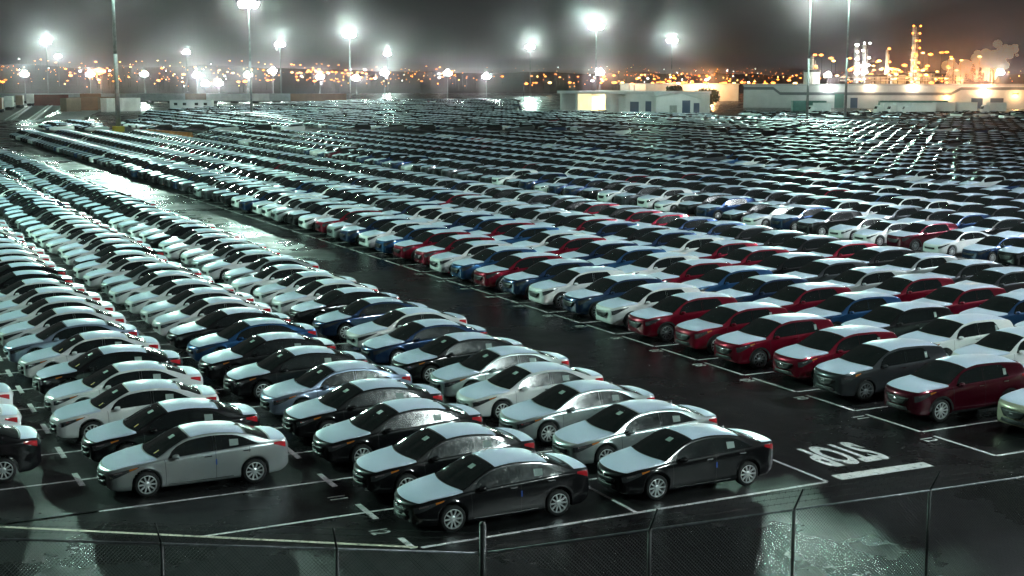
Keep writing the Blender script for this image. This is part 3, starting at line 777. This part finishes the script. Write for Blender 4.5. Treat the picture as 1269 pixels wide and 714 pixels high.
# ------------------------------------------------------------------ buildings
def rot_frame(px0, d0, px1, d1):
    a, b = along(px0, d0), along(px1, d1); return a, math.hypot(b[0]-a[0], b[1]-a[1]), math.atan2(b[1]-a[1], b[0]-a[0])
# white warehouse
a, L, rz = rot_frame(921, 500, 1300, 480); Hh = zpix(104.5, 490)
t = thing('warehouse', 'long low white warehouse with a stepped grey band along its wall', 'warehouse', (a[0], a[1], 0), rz)
MB().mat(M['cladding']).box(0, L, 0, 60, 0, Hh-.5).build('wall', t)
MB().mat(M['roofmetal']).box(-.3, L+.3, -.3, 60.3, Hh-.5, Hh).build('roof', t)
bd = MB().mat(M['darkband'])
def band(x0, z0, x1, z1): bd.add([(x0,-.06,z0-.5),(x1,-.06,z1-.5),(x1,-.06,z1+.5),(x0,-.06,z0+.5),(x0,.05,z0-.5),(x1,.05,z1-.5),(x1,.05,z1+.5),(x0,.05,z0+.5)], [(0,1,2,3),(0,4,5,1),(3,2,6,7),(0,3,7,4),(1,5,6,2)])
f_ = L/379.0; zl, zh = zpix(116, 490), zpix(109.5, 490)
band(0, zh, 38*f_, zh); band(38*f_, zh, 47*f_, zl); band(47*f_, zl, 260*f_, zl); band(260*f_, zl, 272*f_, zh); band(272*f_, zh, L, zh); bd.build('wall_band', t)
for x, w, h, mm in ((116, 12, 5.0, 'doorgreen'), (136, 9, 3.6, 'doorblue'), (285, 14, 3.6, 'doorblue'), (308, 16, 3.6, 'doorblue')):
    MB().mat(M[mm]).box(x*f_, (x+w)*f_, -.10, .1, .02, h).build('roller_door', t)
def wall_lamp(parent, x, z, w, mm, energy, col):
    MB().mat(M['darksteel']).box(x-w/2-.1, x+w/2+.1, -.5, -.005, z+.22, z+.42).build('lamp_housing', parent); MB().mat(M[mm]).box(x-w/2, x+w/2, -.5, -.12, z-.1, z+.2).build('wall_lamp', parent)
    ld = bpy.data.lights.new('wall_light', 'POINT'); ld.energy = energy; ld.color = col; ld.shadow_soft_size = .3; link('wall_light', ld, parent, (x, -1.6, z-.2))
OR = (1, .52, .20)
for x, z, e, mm, c in ((108, 7.4, 1100, 'white_lamp', (.9,1,.9)), (160, 7.6, 950, 'yellow_lamp', (1,.75,.5)), (213, 7.6, 1100, 'yellow_lamp', (1,.75,.5)), (255, 4.4, 900, 'orange_lamp', OR), (300, 6.6, 2000, 'yellow_lamp', (1,.68,.36)), (338, 4.8, 700, 'orange_lamp', OR)):
    wall_lamp(t, x*f_, z, 1.6, mm, e, c)
# service building
a, L, rz = rot_frame(694, 432, 812, 402); 
t = thing('service_building', 'low white service building with lit openings and blue roller doors', 'building', (a[0], a[1], 0), rz)
hb = zpix(116, 420); ht = hb+.8
b0 = MB().mat(M['cladding']); x_op = [(4, 9), (11, 25), (29, 36), (38, 40)]
b0.box(0, L, 6, 24, 0, hb)                           # back hall
for x0, x1 in ((0, .8), (9, 10.2), (25.5, 28.4), (36.5, 38)): b0.box(x0*L/52, x1*L/52, 0, 6, 0, hb)
b0.box(38*L/52, L, 0, 6, 0, hb); b0.build('wall', t)
MB().mat(M['roofmetal']).box(-.6, L+.2, -.8, 24.4, hb, ht).build('roof', t)
for x0, x1 in ((10.4, 25.3), (28.6, 36.3)): MB().mat(M['lit_window']).box(x0*L/52, x1*L/52, 5.8, 5.96, .6, hb-.8).build('lit_opening', t)
ld = bpy.data.lights.new('bay_light', 'POINT'); ld.energy = 1200; ld.color = (1,.75,.4); link('bay_light', ld, t, (18*L/52, 3, hb-1.2))
for x0, x1, z1 in ((39, 43.5, 3.6), (47.0, 51.2, 3.8)): MB().mat(M['doorblue']).box(x0*L/52, x1*L/52, -.08, .1, .02, z1).build('roller_door', t)
a, L2, rz2 = rot_frame(813, 401, 868, 409)
t = thing('gabled_hall', 'white hall with low gable roof and dark doors beside the service building', 'building', (a[0], a[1], 0), rz2)
MB().mat(M['cladding']).add([(0,0,0),(L2,0,0),(L2,0,4.2),(L2*.55,0,6.0),(0,0,5.0),(0,26,0),(L2,26,0),(L2,26,4.2),(L2*.55,26,6.0),(0,26,5.0)], [(0,1,2,3,4),(9,8,7,6,5),(0,4,9,5),(1,6,7,2)]).build('wall', t)
rf = MB().mat(M['roofmetal'])
for p, q in (((0,5.0),(L2*.55,6.0)), ((L2*.55,6.0),(L2,4.2))): rf.add([(p[0],-.5,p[1]+.02),(q[0],-.5,q[1]+.02),(q[0],26.5,q[1]+.02),(p[0],26.5,p[1]+.02),(p[0],-.5,p[1]+.25),(q[0],-.5,q[1]+.25),(q[0],26.5,q[1]+.25),(p[0],26.5,p[1]+.25)], [(3,2,1,0),(4,5,6,7),(0,1,5,4),(1,2,6,5),(2,3,7,6),(3,0,4,7)])
rf.build('roof', t)
for x0, x1, z1, mm in ((.30,.46,2.6,'concrete'),(.58,.76,4.0,'doorblue'),(.84,.97,3.2,'doorblue')): MB().mat(M[mm]).box(x0*L2, x1*L2, -.08, .1, .02, z1).build('door', t)
# pale sheds behind
for (p0, d0, p1, d1, yt, lab) in ((800, 640, 915, 655, 105, 'long pale shed behind the gabled hall in orange light'),):
    a, L3, rz3 = rot_frame(p0, d0, p1, d1); t = thing('shed', lab, 'shed', (a[0], a[1], 0), rz3); hh = zpix(yt, d0)
    MB().mat(M['cladding']).box(0, L3, 0, 30, 0, hh).build('wall', t); MB().mat(M['roofmetal']).box(-.4, L3+.4, -.4, 30.4, hh+.003, hh+.5).build('roof', t)
    ld = bpy.data.lights.new('yard_light', 'POINT'); ld.energy = 5000; ld.color = OR; link('yard_light', ld, t, (L3*.6, -8, 7))

# ------------------------------------------------------------------ left: rail yard, containers, barrier
def strip(name, pts, m, z, kind='structure', label=None):
    q = MB().mat(M[m]).add([(*p, z) for p in pts], [tuple(range(len(pts)))]); return tag(q.build(name), label, kind=kind)
strip('rail_bed', [along(-80, 345), along(45, 345), along(95, 620), along(-10, 620)], 'gravel', .006)
bed_dir = (along(-30, 345), along(20, 620))
for i, (pa, pb) in enumerate(((-60, 2), (-25, 25), (10, 45), (38, 68))):
    A, B = along(pa, 345), along(pb, 620); tk = thing('railway_track', 'pair of steel rails on pale gravel beside the container wagons', 'track', (A[0], A[1], 0), math.atan2(B[1]-A[1], B[0]-A[0]), 'railway tracks left of the yard'); LL = math.hypot(B[0]-A[0], B[1]-A[1])
    for o in (-.72, .72): MB().mat(M['steel_rail']).box(0, LL, o-.06, o+.06, .05, .2).build('rail', tk)
    sl = MB().mat(M['concrete'])
    for q in np.arange(0, LL, 2.0): sl.box(q, q+.3, -1.25, 1.25, .012, .05)
    tag(sl.build('sleepers', tk), kind='stuff')
strip('access_road', [along(45, 345), along(95, 345), along(130, 470), along(92, 470)], 'concrete', .010)
BOXC = {'white':(.60,.60,.58), 'rust':(.22,.10,.05), 'brown':(.18,.12,.08), 'grey':(.32,.33,.34), 'dark red':(.16,.03,.02), 'teal':(.08,.2,.18)}
for k_, v_ in BOXC.items(): M['box_'+k_] = vary(mat('container_'+k_.replace(' ','_'), v_, .6), .5, .15)
def container(px, d, rz, col, L=12.2, H=2.9, z0=0.0, label='', group=None, wheels=True):
    X, Y = along(px, d); t = thing('freight_container', label, 'container', (X, Y, 0), rz, group)
    q = MB().mat(M['box_'+col]); n = 24; zb_ = 1.1 if wheels else 0
    for sd in (-1.22, 1.22):
        for i in range(n):
            x = -L/2+L*i/n; o = .05*(i % 2)*(1 if sd > 0 else -1); q.box(x, x+L/n-.001, min(sd-o, sd-.0)-.02, max(sd-o, sd)+.02, zb_, zb_+H)
    q.box(-L/2+.02, L/2-.02, -1.16, 1.16, zb_+.002, zb_+H-.02); q.build('box', t)
    if wheels:
        fr = MB().mat(M['darksteel']).box(-L/2, L/2, -.5, .5, .75, zb_).mesh('chassis'); link('chassis', fr, t)
        wh = MB().mat(M['tyre']).lathe([(.0,-1.15),(.46,-1.15),(.46,-.8),(.46,.8),(.46,1.15),(.0,1.15)], 10, 'y').mesh('wheel_set')
        for x in (-L*.38, -L*.28, L*.28, L*.38): link('wheel_set', wh, t, (x, 0, .47))
    return t
vrz = -CAM_YAW
for i in range(16):
    p = 18+i*26; c = random.choice(['white','grey','white','rust','brown','grey'])
    container(p, 585, vrz+.02, c, 14.5, 3.0, label='%s box wagon in the long freight row behind the yard' % c.replace('rust','rusty'), group='freight wagons behind the yard')
for i in range(5):
    p, d = -14+i*13, 395+i*34; c = ['white','rust','white','brown','white'][i]
    container(p, d, math.atan2(bed_dir[1][1]-bed_dir[0][1], bed_dir[1][0]-bed_dir[0][0]), c, 15, 3.4, label='%s box wagon standing on the railway tracks' % c.replace('rust','rusty'), group='wagons on the railway tracks')
for p, d, c, L_, r_ in ((88, 440, 'brown', 7, 1.2), (104, 455, 'rust', 9, .3), (123, 470, 'brown', 12, 0), (140, 440, 'white', 8, 1.1), (157, 445, 'white', 9, .9), (62, 540, 'dark red', 14, .3)):
    container(p, d, vrz+r_, c, L_, 4.2, label='%s container parked alone on the pale apron' % c.replace('rust','rusty'), group='containers on the pale apron', wheels=False)
# orange barrier and office trailer
a, L, rz = rot_frame(180, 262, 238, 246); t = thing('barrier', 'low orange barrier beside the mast with the yellow foot', 'barrier', (a[0], a[1], 0), rz)
nb = 9
for i in range(nb): MB().mat(M['orange']).add([(i*L/nb+.05,-.3,0),((i+1)*L/nb-.05,-.3,0),((i+1)*L/nb-.05,-.1,.8),(i*L/nb+.05,-.1,.8),(i*L/nb+.05,.3,0),((i+1)*L/nb-.05,.3,0),((i+1)*L/nb-.05,.1,.8),(i*L/nb+.05,.1,.8)], [(0,1,2,3),(5,4,7,6),(3,2,6,7),(0,3,7,4),(1,5,6,2)]).build('barrier_block', t)
a = along(238, 470); t = thing('site_cabin', 'small white site cabin amid the far cars', 'cabin', (a[0], a[1], 0), vrz)
MB().mat(M['cladding']).box(-7, 7, -2, 2, .3, 3.0).build('wall', t); MB().mat(M['roofmetal']).box(-7.2, 7.2, -2.2, 2.2, 3.002, 3.2).build('roof', t)
for x in (-5, -2, 2, 5): MB().mat(M['glass']).box(x-.6, x+.6, -2.05, -1.9, 1.4, 2.3).build('window', t)
for x in (-6, 6): MB().mat(M['concrete']).box(x-.4, x+.4, -1.5, 1.5, 0, .298).build('footing', t)

# trucks and green containers before the warehouse
def truck(px, d, rz, L, label):
    X, Y = along(px, d); t = thing('box_truck', label, 'truck', (X, Y, 0), rz, 'white trucks before the warehouse')
    MB().mat(M['cladding']).add([(-L/2,-1.1,.6),(-L/2,1.1,.6),(-L/2+1.9,1.1,.6),(-L/2+1.9,-1.1,.6),(-L/2+.1,-1.05,1.6),(-L/2+.1,1.05,1.6),(-L/2+.5,-1,2.7),(-L/2+.5,1,2.7),(-L/2+1.9,-1,2.75),(-L/2+1.9,1,2.75)], [(0,1,5,4),(4,5,7,6),(6,7,9,8),(8,9,2,3),(0,4,6,8,3),(2,9,7,5,1)]).build('cab', t)
    MB().mat(M['glass']).add([(-L/2+.10,-.9,1.68),(-L/2+.10,.9,1.68),(-L/2+.43,.85,2.5),(-L/2+.43,-.85,2.5)], [(0,1,2,3)]).build('windscreen', t)
    MB().mat(M['cladding']).box(-L/2+2.1, L/2, -1.22, 1.22, 1.0, 3.5).build('cargo_box', t); MB().mat(M['darksteel']).box(-L/2+.3, L/2-.1, -.5, .5, .55, .99).build('chassis', t)
    wh = MB().mat(M['tyre']).lathe([(0,-.14),(.48,-.14),(.48,.14),(0,.14)], 12, 'y').mesh('wheel')
    for x in (-L/2+1.0, L/2-1.6): 
        for y in (-1.0, 1.0): link('wheel', wh, t, (x, y, .485))
for p, d, rz, L_ in ((1014, 395, .3, 6.5), (1098, 400, .2, 7), (1114, 398, .25, 7), (1138, 396, .0, 9), (1165, 402, .1, 8), (1192, 404, -.1, 8), (1230, 400, .15, 7)):
    truck(p, d, vrz+rz, L_, 'white box truck standing before the long warehouse')
for p in (1002, 1110, 1152): container(p, 452, vrz+.03, 'teal', 11, 3.2, label='green container against the front of the long warehouse', group='green containers before the warehouse', wheels=False)

# ------------------------------------------------------------------ refinery
def columns(name, px, d, ytop, r, label, lamp, n_plat, mm='tank'):
    X, Y = along(px, d); H = zpix(ytop, d); t = thing(name, label, 'refinery tower', (X, Y, 0), 0, None)
    MB().mat(M[mm]).lathe([(r*1.3,0),(r*1.3,H*.12),(r,H*.16),(r,H*.6),(r*.75,H*.66),(r*.75,H*.97),(.05,H)], 14).build('column', t, True)
    lm = MB().mat(M[lamp]).lathe([(.0,.55),(.42,.35),(.55,0),(.42,-.35),(.0,-.55)], 8).mesh('platform_lamp')
    for i in range(n_plat):
        z = H*(.14+.80*i/max(1, n_plat-1)); pr = r*1.9
        pl = MB().mat(M['darksteel']).lathe([(r*.7,z),(pr,z),(pr,z+.15),(r*.7,z+.15)], 12)
        for j in range(8):
            a = j*math.pi/4; pl.tube((pr*math.cos(a), pr*math.sin(a), z), (pr*math.cos(a), pr*math.sin(a), z+1.1), .05, .05, 4)
        pl.lathe([(pr,z+1.05),(pr,z+1.15)], 12); pl.build('platform', t)
        for a in (random.uniform(3.6, 5.9), random.uniform(3.6, 5.9)): link('platform_lamp', lm, t, (pr*1.05*math.cos(a+CAM_YAW*0), pr*1.05*math.sin(a), z+1.8))
    for sgn in (0, 2.0): a = 4.2+sgn; MB().mat(M['tank']).tube((r*1.5*math.cos(a), r*1.5*math.sin(a), 0), (r*1.5*math.cos(a), r*1.5*math.sin(a), H*.9), .25, .25, 6).build('riser_pipe', t)
    ld = bpy.data.lights.new('tower_light', 'POINT'); ld.energy = 9000; ld.color = OR if lamp != 'white_lamp' else (.95,1,.95); ld.shadow_soft_size = .5
    v = Vector((-_syw, -_cyw, 0))*(r*6); link('tower_light', ld, t, (v.x, v.y, H*.55))
    return t
columns('refinery_tower', 1130, 760, 33, 1.5, 'tallest refinery tower strung with orange lamps behind the warehouse', 'orange_lamp', 9)
columns('refinery_tower', 1059, 760, 57, 1.3, 'pale slender refinery column, its twin standing next to it', 'white_lamp', 7)
columns('refinery_tower', 1069, 764, 55, 1.4, 'pale refinery column with white lamps on every platform', 'white_lamp', 7)
columns('refinery_tower', 1097, 750, 62, .9, 'thin refinery tower with one orange lamp group between taller towers', 'orange_lamp', 4)
columns('refinery_tower', 1005, 740, 70, 1.2, 'short refinery tower with orange lamps beside a squat tank', 'orange_lamp', 4)
for p, yt, r, lab in ((1005, 86, 4.2, 'squat pale tank beside the short refinery tower'), (1085, 92, 5.5, 'low round tank amid orange refinery lamps'), (1146, 88, 4.6, 'round tank beside the tallest refinery tower'), (1112, 90, 4.0, 'small round tank between refinery towers')):
    X, Y = along(p, 735); H = zpix(yt, 735); t = thing('storage_tank', lab, 'tank', (X, Y, 0))
    MB().mat(M['tank']).lathe([(r,0),(r,H*.9),(r*.6,H*.97),(0,H)], 20).build('shell', t, True)
    MB().mat(M['darksteel']).lathe([(r+.02,H*.9),(r+.25,H*.9),(r+.25,H*.9+1.0)], 20).build('handrail', t)
pr_ = MB().mat(M['tank']); X, Y = along(1040, 725); t = thing('pipe_rack', 'long steel pipe rack running among the refinery towers', 'pipe rack', (X, Y, 0), vrz)
for z in (6, 7.2, 9.5, 11): MB().mat(M['tank']).tube((0,0,z), (62,0,z), .35, .35, 8).build('pipe', t)
for x in range(0, 63, 6): MB().mat(M['darksteel']).box(x-.2, x+.2, -.25, .25, 0, 12).build('support', t)
for p, yt in ((1226, 86), (1230, 86), (1217, 91)):
    X, Y = along(p, 700); H = zpix(yt, 700); t = thing('chimney', 'thin dark chimney stack beside the steam plume', 'chimney', (X, Y, 0), 0, 'chimney stacks by the steam')
    MB().mat(M['darksteel']).tube((0,0,0), (0,0,H), .7, .5, 10).build('stack', t, True); MB().mat(M['tank']).lathe([(.5,H),(.62,H),(.62,H+.4),(.4,H+.4)], 10).build('cap', t)

# ------------------------------------------------------------------ hills and town lights
def ridge(px):                                       # height of the hillside crest by bearing
    return np.interp(px, [-300,0,60,150,230,300,380,470,560,640,760,900,1050,1200,1500], [30,34,32,30,33,31,27,24,20,21,20,18,17,18,18]) + 1.5*math.sin(px*.05)+1.0*math.sin(px*.13)
NPX = 90; ND = 12; V = []; F = []
def hill_h(px, d):
    u = (d-900)/1500; u = min(max(u, 0), 1); return ridge(px)*(u*u*(3-2*u)) * 1.0 - .4 + 1.2*math.sin(px*.21+d*.01)*u
for i in range(NPX+1):
    px = -420+(2100)*i/NPX
    for j in range(ND+1):
        d = 880+1720*j/ND; X, Y = along(px, d); V.append((X, Y, hill_h(px, d)))
q = ND+1; F = [(i*q+j, (i+1)*q+j, (i+1)*q+j+1, i*q+j+1) for i in range(NPX) for j in range(ND)]
tag(MB().mat(M['hill']).add(V, F).build('hill', smooth=True), 'dark hillside behind the yard', kind='structure')
# lamps of the town
def lamp_meshes(mm, r):
    p = MB().mat(M['darksteel']).tube((0,0,0), (0,0,8), .14, .09, 5).tube((0,0,8), (1.2,0,8.3), .07, .07, 4).mesh('pole')
    h = MB().mat(M[mm]).lathe([(0,.5*r),(r,.15*r),(r,-.2*r),(0,-.6*r)], 8).mesh('lamp_head'); return p, h
TL = {'orange': lamp_meshes('orange_lamp', 1.6), 'dim orange': lamp_meshes('orange_soft', 1.5), 'white': lamp_meshes('white_lamp', 1.2), 'warm yellow': lamp_meshes('yellow_lamp', 1.3)}
def town_lamp(px, d, col, where, grp, s=1.0, z=None):
    X, Y = along(px, d); z0 = hill_h(px, d) if d > 900 else 0
    t = thing('street_lamp', '%s street lamp %s' % (col, where), 'street lamp', (X, Y, z0), random.uniform(0, 6.28), grp); p, h = TL[col]
    sc = s; o = link('pole', p, t); h_ = link('lamp_head', h, t, (1.2*1, 0, 8.15))
    if z: o.scale = (1, 1, z/8.0); h_.location.z = z+.15
    h_.scale = (s, s, s)
for i in range(120):
    px = random.uniform(0, 560); d = random.uniform(1000, 2300)
    if px > 420 and random.random() < .5: continue
    town_lamp(px, d, random.choices(['orange','dim orange','white','warm yellow'], [4,5,1.2,2])[0], 'on the dark hillside behind the rail yard', 'hillside street lamps', random.uniform(.7, 1.25))
for i in range(16): town_lamp(362+i*6.2, 1500, 'orange', 'in the straight lit string along the hillside road', 'lamps of the hillside road', .9)
for i in range(80):
    px = random.triangular(600, 960, 900) if i % 2 else random.uniform(640, 1010); d = random.uniform(560, 1500)
    town_lamp(px, d, random.choices(['orange','dim orange','white','warm yellow'], [7,2,.5,3])[0], 'in the town beyond the service building', 'town street lamps', random.uniform(.6, 1.15)*(.7 if d < 900 else 1))
for i in range(95):
    px = random.choice([random.gauss(1130, 32), random.gauss(1075, 40), random.uniform(965, 1190)]); d = random.uniform(715, 790)
    z = random.uniform(8, 17) if random.random() < .7 else random.uniform(14, 24)
    town_lamp(px, d, random.choices(['orange','warm yellow','dim orange'], [5,3,2])[0], 'on a post amid the refinery pipework', 'refinery lamps', random.uniform(.5, .95), z)
town_lamp(127, 700, 'orange', 'glaring largest behind the pale apron', None, 2.0, 14)
for px, d, e in ((880, 640, 22000), (127, 660, 14000), (1130, 700, 22000), (760, 640, 12000)):
    X, Y = along(px, d); ld = bpy.data.lights.new('sodium_light', 'POINT'); ld.energy = e; ld.color = OR; ld.shadow_soft_size = .6; link('sodium_light', ld, None, (X, Y, 11))

# the rest of the town's lights, too many and too small to tell apart
town = MB()
for i in range(600):
    u = random.random(); px = random.uniform(-20, 580) if u < .45 else (random.triangular(560, 1000, 900) if u < .85 else random.uniform(1000, 1290)); d = random.uniform(1050, 2200)
    if u < .45: d = random.uniform(1050, 1700)
    k_ = random.choices(['orange_soft','orange_lamp','yellow_lamp','white_lamp'], [7,4,2,1])[0]; X, Y = along(px, d); z = hill_h(px, d)+random.uniform(3, 12); r = random.uniform(.25, .75)
    town.mat(M[k_]).lathe([(0,r),(r,0),(0,-r)], 5, 'z', (X, Y, z)); town.mat(M['darksteel']).tube((X, Y, z-13), (X, Y, z-r), .12, .08, 3, False)
tag(town.build('town_lights'), 'countless tiny lights of the town on the low hills', kind='stuff')
# conifers beside the steam, dark trees by the sheds
def conifer(px, d, ytop, rad, label, group=None):
    X, Y = along(px, d); H = zpix(ytop, d); t = thing('conifer_tree', label, 'tree', (X, Y, 0), 0, group)
    MB().mat(M['bark']).tube((0,0,0), (0,0,H*.96), .35, .04, 8).build('trunk', t)
    c = MB().mat(M['leaf'])
    for i in range(420):
        u = random.random()**.8; z = H*(.12+.88*u); rr = rad*(1-u)*random.uniform(.35, 1.1)+.15; a = random.uniform(0, 6.28)
        p = Vector((rr*math.cos(a), rr*math.sin(a), z-rr*.25)); s_ = random.uniform(.35, .8)
        dv = Vector((math.cos(a), math.sin(a), -.35))*s_; sv = Vector((-math.sin(a), math.cos(a), random.uniform(-.3,.3)))*s_*.5
        c.add([p-dv*.6-sv*.3, p+dv, p-dv*.6+sv, p-dv*.2+Vector((0,0,.2))], [(0,1,3),(1,2,3)])
    c.build('crown', t)
conifer(1204, 640, 80, 4.0, 'taller conifer beside the steam plume')
conifer(1213, 645, 84, 3.6, 'shorter conifer beside the steam plume')
conifer(1196, 640, 92, 2.4, 'small conifer at the foot of the steam plume')
for i, (p, d, yt) in enumerate(((836, 470, 106), (870, 480, 110), (880, 470, 111))):
    X, Y = along(p, d); H = zpix(yt, d); t = thing('bushy_tree', 'dark bushy tree behind the gabled hall', 'tree', (X, Y, 0), 0, 'trees behind the gabled hall')
    MB().mat(M['bark']).tube((0,0,0), (0,0,H*.6), .25, .1, 7).build('trunk', t); c = MB().mat(M['leaf'])
    for j in range(500):
        v = Vector(rng.normal(0, 1, 3)); v.normalize(); v *= random.uniform(.5, 1.05); p_ = Vector((v.x*3.2, v.y*3.0, H*.66+v.z*H*.34)); s_ = random.uniform(.25, .5); u = Vector(rng.normal(0, 1, 3))*s_; w_ = Vector(rng.normal(0, 1, 3))*s_
        c.add([p_-u, p_+w_, p_+u, p_-w_], [(0,1,2,3)])
    c.build('crown', t)

# ------------------------------------------------------------------ air
def volume_mat(name, dens, col=(.9,.93,.95), aniso=0.0, noise=None):
    m = bpy.data.materials.new(name); m.use_nodes = True; n, l = m.node_tree.nodes, m.node_tree.links; n.clear()
    o = n.new('ShaderNodeOutputMaterial'); v = n.new('ShaderNodeVolumePrincipled'); v.inputs['Color'].default_value = (*col, 1); v.inputs['Density'].default_value = dens; v.inputs['Anisotropy'].default_value = aniso
    if noise:
        tc = n.new('ShaderNodeTexCoord'); no = n.new('ShaderNodeTexNoise'); no.inputs['Scale'].default_value = noise; no.inputs['Detail'].default_value = 5
        mr = n.new('ShaderNodeMapRange'); mr.inputs[1].default_value = .47; mr.inputs[2].default_value = .70; mr.inputs[3].default_value = 0; mr.inputs[4].default_value = dens
        l.new(tc.outputs['Object'], no.inputs[0]); l.new(no.outputs[0], mr.inputs[0]); l.new(mr.outputs[0], v.inputs['Density'])
    l.new(v.outputs[0], o.inputs['Volume']); return m
def steam(name, pts, label):
    q = MB().mat(volume_mat('steam_cloud', .017, (.95,.88,.80), .0, .20))
    for k in range(len(pts)-1):
        for j in range(16):
            t = random.random(); px, py, r, d = [pts[k][i]+(pts[k+1][i]-pts[k][i])*t for i in range(4)]
            X, Y = along(px, d); z = zpix(py, d); v = Vector(rng.normal(0, .42, 3))*r; rr = r*random.uniform(.18, .5)
            q.lathe([(rr*math.sin(a), rr*.85*math.cos(a)) for a in np.linspace(.02, math.pi-.02, 7)], 9, 'z', (X+v.x, Y+v.y, z+v.z*.8))
    return tag(q.build(name), label, kind='stuff')
steam('steam', [(1180,103,4,690),(1183,94,7,690),(1192,87,8.5,690),(1207,81,9,692),(1225,76,8,694),(1240,68,6,696),(1252,58,3.5,698)], 'orange lit steam plume drifting beside the conifers')
for px, py, e in ((1190, 100, 60000), (1222, 94, 50000)):
    X, Y = along(px, 668); ld = bpy.data.lights.new('sodium_light', 'POINT'); ld.energy = e; ld.color = OR; ld.shadow_soft_size = .5; link('sodium_light', ld, None, (X, Y, zpix(py, 668)))
HAZE = 0.000085
if HAZE:
    hz = MB().mat(volume_mat('haze_air', HAZE, aniso=.985, col=(1.0,.80,.88))).box(-6500, 6500, -6500, 6500, -1.0, 62).build('haze'); tag(hz, 'faint night mist over the whole yard', kind='stuff')
